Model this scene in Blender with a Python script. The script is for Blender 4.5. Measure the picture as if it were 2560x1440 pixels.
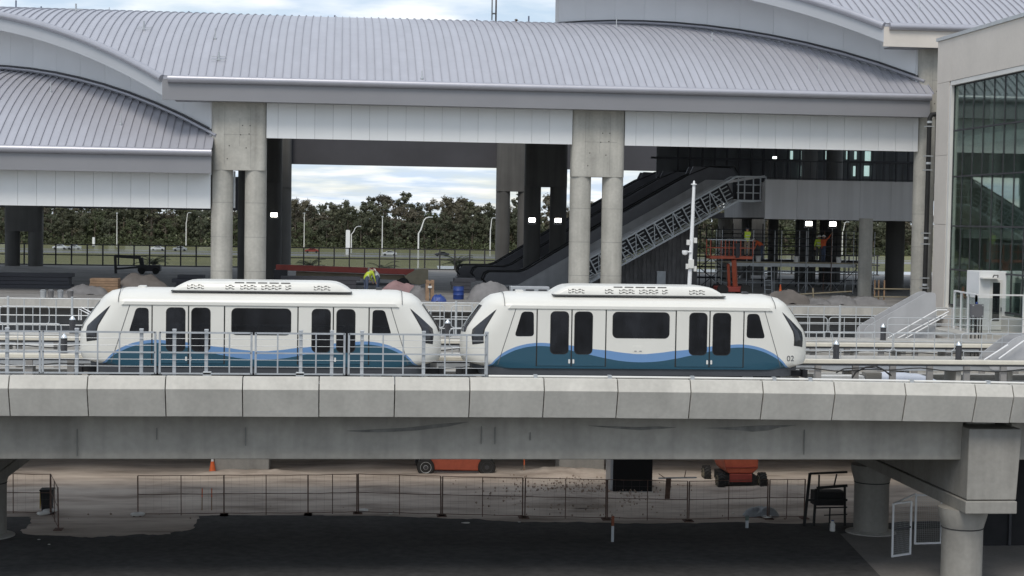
import bpy, bmesh, math, random
from mathutils import Vector, Matrix
random.seed(7)
for o in list(bpy.data.objects): bpy.data.objects.remove(o)
SC = bpy.context.scene
COL = SC.collection
rad = math.radians
# ------------------------------------------------------------------ camera
FPX = 4100.0; ZC = 12.3; YAW = math.atan(427/4100.0); PITCH = math.atan(174/4100.0); ROLL = 0.016
FW = Vector((math.sin(YAW)*math.cos(PITCH), math.cos(YAW)*math.cos(PITCH), -math.sin(PITCH)))
R0 = Vector((math.cos(YAW), -math.sin(YAW), 0)); U0 = R0.cross(FW)
RT = R0*math.cos(ROLL)+U0*math.sin(ROLL); UP = -R0*math.sin(ROLL)+U0*math.cos(ROLL)
CAMP = Vector((0, 0, ZC))
cd = bpy.data.cameras.new('camera'); cam = bpy.data.objects.new('camera', cd); COL.objects.link(cam)
cd.sensor_width = 36; cd.lens = 36*FPX/2560; cd.clip_start = 0.5; cd.clip_end = 9000
B = -FW
cam.matrix_world = Matrix(((RT.x, UP.x, B.x, 0), (RT.y, UP.y, B.y, 0), (RT.z, UP.z, B.z, ZC), (0, 0, 0, 1)))
SC.camera = cam
SC.render.resolution_x = 1024; SC.render.resolution_y = 576
# survey helpers: a sight line met with a known vertical plane Y, a plane X or a level z
def ray(px, py): return FW+RT*((px-1280)/FPX)-UP*((py-720)/FPX)
def at(px, py, Y): r = ray(px, py); p = CAMP+r*(Y/r.y); return Vector(p)
def atx(px, py, X): r = ray(px, py); p = CAMP+r*(X/r.x); return Vector(p)
def atz(px, py, z): r = ray(px, py); p = CAMP+r*((z-ZC)/r.z); return Vector(p)
def ax(px, Y, py=720): return at(px, py, Y).x
def az(py, Y, px=1280): return at(px, py, Y).z
# ------------------------------------------------------------------ world and sun
SUN_EL, SUN_AZ = rad(52), rad(200)          # azimuth measured from +Y clockwise
W = bpy.data.worlds.new('World'); SC.world = W; W.use_nodes = True
nt = W.node_tree; nt.nodes.clear()
def wn(t, **k):
    n = nt.nodes.new(t)
    for a, b in k.items(): setattr(n, a, b)
    return n
sky = wn('ShaderNodeTexSky', sky_type='NISHITA', sun_disc=False); sky.sun_elevation = SUN_EL; sky.sun_rotation = SUN_AZ
sky.air_density = 1.0; sky.dust_density = .5
tc = wn('ShaderNodeTexCoord'); sep = wn('ShaderNodeSeparateXYZ'); nt.links.new(tc.outputs['Generated'], sep.inputs[0])
mz = wn('ShaderNodeMath', operation='ADD'); nt.links.new(sep.outputs['Z'], mz.inputs[0]); mz.inputs[1].default_value = 0.10
dx = wn('ShaderNodeMath', operation='DIVIDE'); nt.links.new(sep.outputs['X'], dx.inputs[0]); nt.links.new(mz.outputs[0], dx.inputs[1])
dy = wn('ShaderNodeMath', operation='DIVIDE'); nt.links.new(sep.outputs['Y'], dy.inputs[0]); nt.links.new(mz.outputs[0], dy.inputs[1])
cmb = wn('ShaderNodeCombineXYZ'); nt.links.new(dx.outputs[0], cmb.inputs[0]); nt.links.new(dy.outputs[0], cmb.inputs[1])
cl = wn('ShaderNodeTexNoise'); cl.inputs['Scale'].default_value = 1.7; cl.inputs['Detail'].default_value = 8; cl.inputs['Roughness'].default_value = 0.56
nt.links.new(cmb.outputs[0], cl.inputs['Vector'])
cr = wn('ShaderNodeValToRGB'); cr.color_ramp.elements[0].position = 0.38; cr.color_ramp.elements[1].position = 0.60
cr.color_ramp.elements[0].color = (.55, .55, .55, 1)
nt.links.new(cl.outputs['Fac'], cr.inputs[0])
cl2 = wn('ShaderNodeTexNoise'); cl2.inputs['Scale'].default_value = 3.1; cl2.inputs['Detail'].default_value = 5
nt.links.new(cmb.outputs[0], cl2.inputs['Vector'])
cc = wn('ShaderNodeValToRGB'); cc.color_ramp.elements[0].position = 0.42; cc.color_ramp.elements[1].position = 0.66
cc.color_ramp.elements[0].color = (5.7, 6.8, 8.2, 1); cc.color_ramp.elements[1].color = (9.6, 9.8, 10.0, 1)
nt.links.new(cl2.outputs['Fac'], cc.inputs[0])
mx = wn('ShaderNodeMixRGB'); nt.links.new(cr.outputs[0], mx.inputs[0]); nt.links.new(sky.outputs[0], mx.inputs[1]); nt.links.new(cc.outputs[0], mx.inputs[2])
bg = wn('ShaderNodeBackground'); bg.inputs[1].default_value = 0.095; nt.links.new(mx.outputs[0], bg.inputs[0])
wo = wn('ShaderNodeOutputWorld'); nt.links.new(bg.outputs[0], wo.inputs[0])
sl = bpy.data.lights.new('sun', 'SUN'); sun = bpy.data.objects.new('sun', sl); COL.objects.link(sun)
sl.energy = 1.5; sl.angle = rad(22); sl.color = (1, .93, .83)
sd = Vector((math.sin(SUN_AZ)*math.cos(SUN_EL), math.cos(SUN_AZ)*math.cos(SUN_EL), math.sin(SUN_EL)))
sun.rotation_euler = sd.to_track_quat('Z', 'Y').to_euler(); sun.location = (0, -30, 80)
SC.view_settings.view_transform = 'Standard'; SC.view_settings.look = 'None'; SC.view_settings.gamma = 1.0
SC.view_settings.use_curve_mapping = False; SC.view_settings.exposure = 0.30
SC.render.engine = 'CYCLES'
try: SC.cycles.max_bounces = 6; SC.cycles.transparent_max_bounces = 12; SC.cycles.use_denoising = True
except Exception: pass
# ------------------------------------------------------------------ materials
M = {}
def mat(name, col, rough=.6, metal=0.0, var=.08, scale=1.5, streak=0.0, bump=0.0, bscale=12, spec=.5, emit=0, fine=0.0, alpha=None, stain=0.0):
    if name in M: return M[name]
    m = bpy.data.materials.new(name); m.use_nodes = True; n = m.node_tree; b = n.nodes['Principled BSDF']; L = n.links.new
    b.inputs['Roughness'].default_value = rough; b.inputs['Metallic'].default_value = metal; b.inputs['Specular IOR Level'].default_value = spec
    tcn = n.nodes.new('ShaderNodeTexCoord'); oi = n.nodes.new('ShaderNodeObjectInfo')
    vadd = n.nodes.new('ShaderNodeVectorMath'); vadd.operation = 'ADD'; L(tcn.outputs['Object'], vadd.inputs[0])
    sc_ = n.nodes.new('ShaderNodeVectorMath'); sc_.operation = 'SCALE'; sc_.inputs[0].default_value = (37, 17, 29); L(oi.outputs['Random'], sc_.inputs['Scale']); L(sc_.outputs[0], vadd.inputs[1])
    v = vadd.outputs[0]
    def nz(s, d=4, mp=None):
        t = n.nodes.new('ShaderNodeTexNoise'); t.inputs['Scale'].default_value = s; t.inputs['Detail'].default_value = d
        if mp:
            q = n.nodes.new('ShaderNodeMapping'); q.inputs['Scale'].default_value = mp; L(v, q.inputs[0]); L(q.outputs[0], t.inputs['Vector'])
        else: L(v, t.inputs['Vector'])
        return t.outputs['Fac']
    def rmp(src, a, b_, lo, hi):
        r = n.nodes.new('ShaderNodeMapRange'); r.inputs[1].default_value = a; r.inputs[2].default_value = b_; r.inputs[3].default_value = lo; r.inputs[4].default_value = hi; L(src, r.inputs[0]); return r.outputs[0]
    fac = rmp(nz(scale), .3, .7, 1-var, 1+var)
    def mul(a, b_):
        q = n.nodes.new('ShaderNodeMath'); q.operation = 'MULTIPLY'; L(a, q.inputs[0]); L(b_, q.inputs[1]); return q.outputs[0]
    if streak: fac = mul(fac, rmp(nz(1.0, 5, (2.2, 2.2, .12)), .42, .72, 1.0, 1-streak))
    if fine: fac = mul(fac, rmp(nz(scale*9, 3), .3, .7, 1-fine, 1+fine))
    if stain: fac = mul(fac, rmp(nz(.55, 6, (1, 1, .5)), .56, .72, 1.0, 1-stain))
    r_ = rmp(oi.outputs['Random'], 0, 1, 1-var*.45, 1+var*.45); fac = mul(fac, r_)
    c = n.nodes.new('ShaderNodeVectorMath'); c.operation = 'SCALE'; c.inputs[0].default_value = col[:3]; L(fac, c.inputs['Scale']); L(c.outputs[0], b.inputs['Base Color'])
    if bump:
        bp = n.nodes.new('ShaderNodeBump'); bp.inputs['Strength'].default_value = bump; bp.inputs['Distance'].default_value = .03; L(nz(bscale, 6), bp.inputs['Height']); L(bp.outputs[0], b.inputs['Normal'])
    if emit: b.inputs['Emission Color'].default_value = (*col[:3], 1); b.inputs['Emission Strength'].default_value = emit
    M[name] = m; return m
def glass(name, tint, refl, rough=.02, rcol=(.9, .95, .92), rmax=.5):
    m = bpy.data.materials.new(name); m.use_nodes = True; n = m.node_tree; n.nodes.clear(); L = n.links.new
    o = n.nodes.new('ShaderNodeOutputMaterial'); mixn = n.nodes.new('ShaderNodeMixShader'); t = n.nodes.new('ShaderNodeBsdfTransparent'); g = n.nodes.new('ShaderNodeBsdfGlossy')
    t.inputs[0].default_value = (*tint, 1); g.inputs[0].default_value = (*rcol, 1); g.inputs['Roughness'].default_value = rough
    lw = n.nodes.new('ShaderNodeLayerWeight'); lw.inputs[0].default_value = .35
    mr = n.nodes.new('ShaderNodeMapRange'); mr.inputs[3].default_value = refl; mr.inputs[4].default_value = min(1, refl+rmax); L(lw.outputs['Fresnel'], mr.inputs[0])
    L(mr.outputs[0], mixn.inputs[0]); L(t.outputs[0], mixn.inputs[1]); L(g.outputs[0], mixn.inputs[2]); L(mixn.outputs[0], o.inputs[0])
    M[name] = m; return m
mat('concrete', (.44, .425, .395), .85, var=.10, scale=.9, streak=.16, fine=.05, bump=.15, bscale=9, stain=.10)
mat('concrete_panel', (.55, .528, .478), .85, var=.08, scale=.8, streak=.08, fine=.05, bump=.12, bscale=9, stain=.08)
mat('concrete_girder', (.36, .34, .30), .88, var=.12, scale=.5, streak=.16, fine=.06, bump=.2, bscale=7, stain=.18)
mat('concrete_column', (.47, .455, .41), .88, var=.12, scale=.8, streak=.22, fine=.06, bump=.2, bscale=6, stain=.15)
mat('concrete_floor', (.21, .20, .19), .9, var=.2, scale=.5, fine=.12, stain=.25)
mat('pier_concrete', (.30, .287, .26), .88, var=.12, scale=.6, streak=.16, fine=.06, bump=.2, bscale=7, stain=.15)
mat('joint', (.03, .03, .03), .9)
mat('roof_metal', (.45, .45, .49), .40, .25, var=.05, scale=.4, fine=.015, bump=.10, bscale=.7)
mat('seam_metal', (.30, .30, .33), .5, .2, var=.05)
mat('gutter_metal', (.42, .42, .46), .38, .4, var=.04)
mat('fascia_metal', (.25, .25, .265), .5, .1, var=.04, scale=.4)
mat('rake_cladding', (.44, .455, .485), .55, .1, var=.04, scale=.3)
mat('cladding', (.74, .75, .77), .55, .05, var=.04, scale=.3)
mat('white_panel', (.78, .79, .79), .5, var=.03, scale=.5)
mat('dark_steel', (.045, .045, .05), .7, var=.15)
mat('dark_paint', (.075, .075, .085), .8, var=.12, scale=.4)
mat('galv', (.47, .49, .51), .42, .45, var=.08, scale=4)
mat('galv_light', (.50, .52, .53), .45, .25, var=.06, scale=4)
mat('white_paint', (.78, .78, .78), .45, var=.03)
mat('off_white', (.70, .69, .66), .5, var=.04)
mat('cream', (.66, .62, .53), .5, var=.06, scale=3)
mat('black_rubber', (.02, .02, .02), .75, var=.2)
mat('charcoal', (.05, .05, .055), .5, var=.1)
mat('under_gear', (.018, .018, .02), .7, var=.3, scale=5)
mat('skirt', (.055, .06, .07), .55, var=.08)
mat('window_dark', (.014, .015, .018), .07, var=.6, scale=1.3, streak=.5, spec=.7)
mat('silver', (.75, .77, .78), .25, .8)
mat('orange', (.42, .095, .05), .55, var=.15, scale=3)
mat('safety_orange', (.75, .15, .04), .6, var=.05)
mat('red_paint', (.33, .06, .045), .6, var=.2, scale=2)
mat('tan_paint', (.30, .26, .18), .65, var=.15, scale=2)
mat('blue_plastic', (.018, .05, .22), .45, var=.1)
mat('wood', (.28, .18, .11), .8, var=.2, scale=3, streak=.2)
mat('sheet_gray', (.17, .165, .165), .8, var=.25, scale=1.5)
mat('pink_sheet', (.24, .15, .15), .8, var=.2, scale=2)
mat('hi_vis', (.50, .62, .06), .8, var=.08, scale=5)
mat('orange_shirt', (.72, .14, .05), .85, var=.08, scale=5)
mat('denim', (.07, .09, .14), .9, var=.1, scale=6)
mat('khaki', (.28, .22, .16), .9, var=.1, scale=6)
mat('skin', (.42, .24, .16), .6, var=.05)
mat('hard_hat', (.75, .74, .70), .4, var=.03)
mat('dark_hair', (.025, .02, .018), .7)
mat('rust', (.15, .095, .075), .85, var=.3, scale=6)
mat('asphalt', (.068, .066, .065), .95, var=.20, scale=.35, fine=.25, bump=.3, bscale=40)
mat('sand', (.46, .39, .335), .95, var=.26, scale=.45, fine=.12, bump=.5, bscale=3, stain=.25)
def sand_mat():
    m = mat('sand_base', (.4, .4, .4), .95, bump=.5, bscale=3); n = m.node_tree; b = n.nodes['Principled BSDF']; L = n.links.new
    tcn = n.nodes.new('ShaderNodeTexCoord'); mp = n.nodes.new('ShaderNodeMapping'); mp.inputs['Scale'].default_value = (.22, .75, 1); L(tcn.outputs['Object'], mp.inputs[0])
    t1 = n.nodes.new('ShaderNodeTexNoise'); t1.inputs['Scale'].default_value = 1.0; t1.inputs['Detail'].default_value = 9; t1.inputs['Roughness'].default_value = .62; L(mp.outputs[0], t1.inputs['Vector'])
    r = n.nodes.new('ShaderNodeValToRGB'); e = r.color_ramp.elements; e[0].position = .34; e[0].color = (.27, .225, .19, 1); e[1].position = .66; e[1].color = (.62, .55, .48, 1); q = e.new(.5); q.color = (.48, .41, .355, 1); L(t1.outputs['Fac'], r.inputs[0])
    L(r.outputs[0], b.inputs['Base Color']); M['sand'] = m
M.pop('sand'); sand_mat()
mat('drive', (.25, .22, .19), .95, var=.18, scale=.5, fine=.1, bump=.3, bscale=6)
mat('grass', (.15, .145, .06), .95, var=.15, scale=.06, fine=.1)
mat('far_road', (.20, .20, .20), .9, var=.05, scale=.1)
mat('pad', (.20, .19, .18), .9, var=.12, scale=.7, fine=.08)
mat('mezz', (.60, .60, .61), .7, var=.05, scale=.5, streak=.12)
mat('beige_wall', (.63, .58, .525), .75, var=.04, scale=.5, fine=.02)
mat('lamp_on', (1, .95, .86), .5, emit=9)
mat('daylight_glow', (.62, .85, .80), .5, emit=.5)  # emission standing in for daylight in the wall slots, no lamp there
mat('bark', (.17, .14, .11), .95, var=.2, scale=3)
mat('white_car', (.75, .76, .78), .25, var=.02)
mat('dark_car', (.06, .06, .07), .25, var=.02)
for i, c in enumerate([(.118, .120, .074), (.106, .112, .068), (.136, .122, .082), (.100, .110, .068), (.142, .126, .088), (.106, .122, .062)]):  # leaf tones lightened, some distance haze put into the colour
    lm = mat('leaf%d' % i, c, .8, var=.22, scale=.2); ln = lm.node_tree; tr = ln.nodes.new('ShaderNodeBsdfTranslucent'); mxs = ln.nodes.new('ShaderNodeMixShader'); mxs.inputs[0].default_value = .4; pb_ = ln.nodes['Principled BSDF']
    ln.links.new(pb_.inputs['Base Color'].links[0].from_socket, tr.inputs['Color']); ln.links.new(pb_.outputs[0], mxs.inputs[1]); ln.links.new(tr.outputs[0], mxs.inputs[2]); ln.links.new(mxs.outputs[0], ln.nodes['Material Output'].inputs['Surface'])
mat('palm_leaf', (.08, .09, .05), .7, var=.2, scale=3)
glass('tint_glass', (.78, .84, .81), .14, rcol=(.78, .88, .84), rmax=.22)
glass('screen_glass', (.80, .81, .80), .03)
glass('clear_panel', (.82, .85, .86), .05)
glass('windshield', (.10, .11, .12), .10)
# ------------------------------------------------------------------ mesh helpers
class MB:
    def __init__(s): s.v = []; s.f = []
    def add(s, vs, fs):
        b = len(s.v); s.v += [tuple(q) for q in vs]; s.f += [tuple(i+b for i in q) for q in fs]; return s
    def box(s, x0, x1, y0, y1, z0, z1):
        return s.add([(x0, y0, z0), (x1, y0, z0), (x1, y1, z0), (x0, y1, z0), (x0, y0, z1), (x1, y0, z1), (x1, y1, z1), (x0, y1, z1)],
                     [(0, 3, 2, 1), (4, 5, 6, 7), (0, 1, 5, 4), (1, 2, 6, 5), (2, 3, 7, 6), (3, 0, 4, 7)])
    def bar(s, p, q, w, h=None, up=(0, 0, 1)):
        p, q = Vector(p), Vector(q); d = (q-p).normalized(); u = Vector(up)
        if abs(d.dot(u)) > .98: u = Vector((0, 1, 0))
        a = d.cross(u).normalized(); b = a.cross(d).normalized(); h = h or w
        c = [p+a*(i*w/2)+b*(j*h/2) for i, j in ((-1, -1), (1, -1), (1, 1), (-1, 1))]; e = [k+(q-p) for k in c]
        return s.add(c+e, [(0, 1, 2, 3), (7, 6, 5, 4), (0, 4, 5, 1), (1, 5, 6, 2), (2, 6, 7, 3), (3, 7, 4, 0)])
    def tube(s, pts, r, n=8, closed=False, radii=None):
        pts = [Vector(p) for p in pts]; m = len(pts); rings = []; pa = None
        for i, p in enumerate(pts):
            if closed: d = pts[(i+1) % m]-pts[i-1]
            else: d = pts[min(i+1, m-1)]-pts[max(i-1, 0)]
            d.normalize()
            if pa is None: a = d.cross(Vector((0, 0, 1)) if abs(d.z) < .9 else Vector((0, 1, 0))).normalized()
            else: a = (pa-d*pa.dot(d)).normalized()
            pa = a; b = d.cross(a); rr = radii[i] if radii else r
            rings.append([p+(a*math.cos(2*math.pi*k/n)+b*math.sin(2*math.pi*k/n))*rr for k in range(n)])
        vs = [q for g in rings for q in g]; fs = []
        for i in range(m if closed else m-1):
            j = (i+1) % m
            for k in range(n): fs.append((i*n+k, i*n+(k+1) % n, j*n+(k+1) % n, j*n+k))
        if not closed: fs += [tuple(range(n-1, -1, -1)), tuple((m-1)*n+k for k in range(n))]
        return s.add(vs, fs)
    def lathe(s, prof, c, n=16, axis='z'):
        vs = []
        for r, z in prof:
            for k in range(n):
                a = 2*math.pi*k/n; x, y = r*math.cos(a), r*math.sin(a)
                vs.append((c[0]+x, c[1]+y, c[2]+z) if axis == 'z' else ((c[0]+x, c[1]+z, c[2]+y) if axis == 'y' else (c[0]+z, c[1]+x, c[2]+y)))
        m = len(prof); fs = [(i*n+k, i*n+(k+1) % n, (i+1)*n+(k+1) % n, (i+1)*n+k) for i in range(m-1) for k in range(n)]
        fs += [tuple(range(n-1, -1, -1)), tuple((m-1)*n+k for k in range(n))]
        return s.add(vs, fs)
    def prism(s, poly, y0, y1):                      # polygon in XZ pushed along Y
        n = len(poly); vs = [(x, y0, z) for x, z in poly]+[(x, y1, z) for x, z in poly]
        return s.add(vs, [tuple(range(n)), tuple(range(2*n-1, n-1, -1))]+[(i, i+n, (i+1) % n+n, (i+1) % n) for i in range(n)])
    def prismx(s, poly, x0, x1):                     # polygon in YZ pushed along X
        n = len(poly); vs = [(x0, y, z) for y, z in poly]+[(x1, y, z) for y, z in poly]
        return s.add(vs, [tuple(range(n)), tuple(range(2*n-1, n-1, -1))]+[(i, i+n, (i+1) % n+n, (i+1) % n) for i in range(n)])
    def quad(s, a, b, c, d): return s.add([a, b, c, d], [(0, 1, 2, 3)])
    def mesh(s, name, m, smooth=False, bevel=0, recalc=True):
        me = bpy.data.meshes.new(name); me.from_pydata(s.v, [], s.f)
        bm = bmesh.new(); bm.from_mesh(me)
        if recalc: bmesh.ops.recalc_face_normals(bm, faces=bm.faces)
        if bevel: bmesh.ops.bevel(bm, geom=[e for e in bm.edges if e.is_manifold and e.calc_face_angle(0) > .6], offset=bevel, segments=2, affect='EDGES', profile=.5)
        bm.to_mesh(me); bm.free()
        if smooth:
            for p in me.polygons: p.use_smooth = True
            try: me.set_sharp_from_angle(angle=rad(38))
            except Exception: pass
        me.materials.append(M[m] if isinstance(m, str) else m); return me
    def build(s, name, m, parent=None, smooth=False, bevel=0, label=None, local=False, kind=None):
        o = bpy.data.objects.new(name, s.mesh(name, m, smooth, bevel)); COL.objects.link(o)
        if parent is not None: hang(o, parent, local)
        if label: o['label'] = label
        if kind: o['kind'] = kind
        return o
def wpos(p):
    v = Vector((0, 0, 0))
    while p is not None: v += p.location; p = p.parent
    return v
def hang(o, parent, local=False):
    o.parent = parent
    if not local: o.matrix_parent_inverse = Matrix.Translation(-root_loc(parent))
ROOT = {}
def root_loc(p): return ROOT.get(p.name, Vector((0, 0, 0)))
def thing(name, label, cat, loc=(0, 0, 0), group=None):
    o = bpy.data.objects.new(name, None); COL.objects.link(o); o.location = loc; ROOT[o.name] = Vector(loc); o.empty_display_size = .3
    tag(o, label, cat, group); return o
def tag(o, label, cat, group=None):
    o['label'] = label; o['category'] = cat
    if group: o['group'] = group
    return o
def struct(name, mb, m, **k):
    o = mb.build(name, m, **k); o['kind'] = 'structure'; return o
def inst(name, me, loc, parent=None, rz=0.0, scale=None):
    o = bpy.data.objects.new(name, me); COL.objects.link(o); o.location = loc; o.rotation_euler = (0, 0, rz)
    if scale: o.scale = scale
    if parent is not None: hang(o, parent)
    return o
def copy_tree(o, parent=None, shift=None):
    c = o.copy(); COL.objects.link(c); c.parent = parent
    if parent is not None: c.matrix_parent_inverse = o.matrix_parent_inverse.copy()
    for ch in list(o.children): copy_tree(ch, c)
    return c
def rrect(x0, x1, z0, z1, r, n=4):
    p = []
    for cx, cz, a0 in ((x1-r, z1-r, 0), (x0+r, z1-r, 90), (x0+r, z0+r, 180), (x1-r, z0+r, 270)):
        for k in range(n+1):
            a = rad(a0+90*k/n); p.append((cx+r*math.cos(a), cz+r*math.sin(a)))
    return p
def rpoly(poly, r, n=4):
    out = []; m = len(poly)
    for i in range(m):
        p = Vector(poly[i]); a = (Vector(poly[i-1])-p); b = (Vector(poly[(i+1) % m])-p)
        ra = min(r, a.length*.45, b.length*.45); A = p+a.normalized()*ra; Bq = p+b.normalized()*ra
        for k in range(n+1):
            t = k/n; q = A*(1-t)**2+p*2*t*(1-t)+Bq*t*t; out.append((q.x, q.y))
    return out
import mathutils.noise as NZ
# ================================================================== ground
def sheet(poly, z, name, m):
    mb = MB(); mb.add([(x, y, z) for x, y in poly], [tuple(range(len(poly)))]); return struct(name, mb, m)
sheet([(-4000, -200), (4000, -200), (4000, 6000), (-4000, 6000)], -.012, 'ground', 'grass')
# sand yard: a gently uneven sheet
mb = MB(); nx, ny = 90, 44; X0, X1, Y0, Y1 = -45, 60, 62, 118
for j in range(ny+1):
    for i in range(nx+1):
        x = X0+(X1-X0)*i/nx; y = Y0+(Y1-Y0)*j/ny
        e = max(0, min(1, (y-67)/4))*max(0, min(1, (114-y)/4))
        mb.v.append((x, y, max(-.005, e*(.14+.13*NZ.noise(Vector((x*.22, y*.3, 0)))+.05*NZ.noise(Vector((x*.9, y*.9, 5)))))))
for j in range(ny):
    for i in range(nx): a = j*(nx+1)+i; mb.f.append((a, a+1, a+nx+2, a+nx+1))
struct('sand_yard', mb, 'sand', smooth=True)
# asphalt road under the guideway, wavy far edge; unseen near part added to grey reflections
e = [(-160, -190), (170, -190), (170, 64.2)]
for k in range(480):
    x = 60-k*.25; s_ = max(0, min(1, (x-1)/9)); y = 67.3-2.0*s_+.55*NZ.noise(Vector((x*.35, 0, 2)))+.22*NZ.noise(Vector((x*1.7, 0, 7)))+.09*NZ.noise(Vector((x*5.3, 0, 3)))
    e.append((x, y))
sheet(e, .006, 'asphalt_road', 'asphalt')
# sandy drive running out over the asphalt
dp = [atz(px, py, 0) for px, py in ((48, 1335), (140, 1339), (230, 1345), (330, 1337), (420, 1338), (480, 1318), (500, 1292), (352, 1276), (60, 1258), (80, 1300))]; dq = []
for k in range(len(dp)):
    a, b = dp[k], dp[(k+1) % len(dp)]; n = max(2, int((b-a).length/.16))
    for j in range(n): p = a.lerp(b, j/n); dq.append((p.x+.30*NZ.noise(Vector((p.x*1.1, p.y*1.1, 4)))+.12*NZ.noise(Vector((p.x*4, p.y*4, 8))), p.y+.45*NZ.noise(Vector((p.x*1.3, p.y, 14)))+.15*NZ.noise(Vector((p.x*5, p.y*5, 18)))))
sheet(dq, .012, 'sandy_drive', 'sand')
sheet([tuple(atz(px, py, 0).xy) for px, py in ((2100, 1335), (2200, 1440), (2320, 1560), (3000, 1560), (3000, 1310), (2400, 1318))], .012, 'concrete_pad', 'pad')
# far carriageway
sheet([(-900, 496), (900, 496), (900, 524), (-900, 524)], .004, 'far_road', 'far_road')
sheet([(-900, 536), (900, 536), (900, 548), (-900, 548)], .004, 'far_carriageway', 'far_road')
sheet([(20, 330), (220, 330), (220, 415), (24, 415)], .004, 'rear_pavement', mat('pale_paving', (.50, .52, .55), .8, var=.05, scale=.05))
# ================================================================== guideway
def gz(x): return -.00037*max(0, x-4)**2
G = thing('guideway', 'long concrete elevated guideway with precast parapet panels carrying the white train', 'guideway', (5, 54, 0))
J = [-10.14+2.37*k for k in range(-4, 14)]+[21.94, 24.31, 26.68]
PROF = [(51.98, 7.22), (51.68, 7.22), (51.5, 6.84), (51.83, 5.95), (52.02, 5.95)]
for a, b in zip(J, J[1:]):
    mb = MB(); g = .016; dz = random.uniform(-.006, .006); dy = random.uniform(-.008, .008)
    n = len(PROF); vs = [(a+g, y+dy, z+gz(a)+dz) for y, z in PROF]+[(b-g, y+dy, z+gz(b)+dz) for y, z in PROF]
    mb.add(vs, [tuple(range(n)), tuple(range(2*n-1, n-1, -1))]+[(i, i+n, (i+1) % n+n, (i+1) % n) for i in range(n)])
    mb.build('parapet_panel', 'concrete_panel', G, bevel=.012)
mb = MB(); mb.box(-22, 28, 52.06, 52.2, 5.99, 6.95); mb.build('parapet_backing', 'joint', G)
mb = MB(); mb.box(-22, 28, 52.0, 70, 5.98, 6.35); mb.build('deck', 'concrete', G)
for y0 in (53.1, 58.2, 63.6):
    mb = MB()
    for a, b in ((-22, -13.4), (-11.75, 20.86), (22.55, 28)):
        mb.prismx([(y0-.06, 5.97), (y0, 4.42), (y0+.15, 4.4), (y0+1.9, 4.4), (y0+2.05, 4.42), (y0+2.1, 5.97)], a, b)
    mb.build('girder', 'concrete_girder', G, bevel=.03)
# vertical board marks and a formwork rectangle on the near girder
for px, y0, y1 in ((193, 1075, 1140), (392, 1072, 1100), (614, 1070, 1115), (1203, 1066, 1110), (1237, 1068, 1110), (1325, 1080, 1100), (2010, 1072, 1135)):
    x = ax(px, 53.08, 1090); mb = MB(); mb.box(x-.012, x+.012, 53.02, 53.06, az(y1, 53.08), az(y0, 53.08)); mb.build('board_mark', mat('mark', (.21, .205, .19), .9), G)
for pts in (((868, 1077), (930, 1074), (1010, 1070), (1100, 1060), (1170, 1055), (1120, 1066), (1040, 1076), (960, 1080), (900, 1080)), ((1470, 1064), (1540, 1066), (1590, 1068), (1650, 1066), (1690, 1069), (1600, 1075), (1540, 1071)), ((1765, 1070), (1830, 1068), (1900, 1064), (1990, 1063), (1950, 1068), (1920, 1076), (1880, 1079), (1840, 1075))):
    mb = MB(); mb.prism([(at(x, y, 53.06).x, at(x, y, 53.06).z) for x, y in pts], 53.025, 53.075); mb.build('water_stain', mat('wet_stain', (.19, .185, .17), .8, var=.3, scale=3), G)
# pipe conduit lying along the parapet top
mb = MB(); mb.tube([(x, 51.9, 7.27+gz(x)) for x in [4.7+.8*k for k in range(29)]], .035); mb.build('conduit', 'off_white', G, smooth=True)
for x in (6.2, 8.6, 11.3, 14.0, 15.2, 18.6, 21.2): mb = MB(); mb.box(x-.06, x+.06, 51.82, 52.0, 7.215+gz(x), 7.33+gz(x)); mb.build('clamp', 'galv', G)
# piers
def pier(px, cy0):
    p = thing('bridge_pier', 'round concrete pier columns under a heavy cap, beside the white mesh gate' if px > 0 else 'dark round concrete pier column beside the sandy drive', 'pier', (px, 58, 0))
    mb = MB(); mb.add([(px-.9, cy0, 5.55), (px+.92, cy0, 5.55), (px+.78, cy0, 3.17), (px-.93, cy0, 3.17), (px-.9, 67, 5.55), (px+.92, 67, 5.55), (px+.78, 67, 3.17), (px-.93, 67, 3.17)],
                      [(0, 1, 2, 3), (7, 6, 5, 4), (0, 4, 5, 1), (1, 5, 6, 2), (2, 6, 7, 3), (3, 7, 4, 0)])
    mb.build('cap', 'pier_concrete', p, bevel=.03)
    mb = MB(); mb.box(px-1.0, px+.78, cy0-.1, 67.2, 2.72, 3.14); mb.build('cap_ledge', 'pier_concrete', p, bevel=.03)
    for y in (53.6, 63.2):
        mb = MB(); mb.lathe([(.69, 0), (.69, 2.05), (.70, 2.07), (.82, 2.5), (.84, 2.73)], (px-.58, y, 0), 28); mb.build('column', 'pier_concrete', p, smooth=True)
        mb = MB(); mb.lathe([(.697, 2.02), (.712, 2.03), (.712, 2.05), (.697, 2.06)], (px-.58, y, 0), 28); mb.build('form_joint', 'joint', p, smooth=True)
        mb = MB(); mb.lathe([(1.0, -.02), (1.0, .05), (.72, .12)], (px-.58, y, 0), 28); mb.build('footing', 'concrete', p)
    for y in (54.1, 59.2, 64.6):
        mb = MB(); mb.box(px-.5, px+.5, y-.4, y+.4, 5.53, 6.0); mb.build('bearing', 'concrete', p)
    return p
pier(21.72, 52.4); pier(-12.6, 52.4)
t = thing('shade_wall', 'added black wall standing in for deep shade behind the front pier column', 'wall', (25, 60.5, 0)); mb = MB(); mb.box(23.95, 31, 60.4, 60.7, -.05, 5.9); mb.build('panel', mat('shade_black', (.02, .02, .022), .9, var=.2), t)  # wall added as a stand-in, shade put into its black colour
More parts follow.
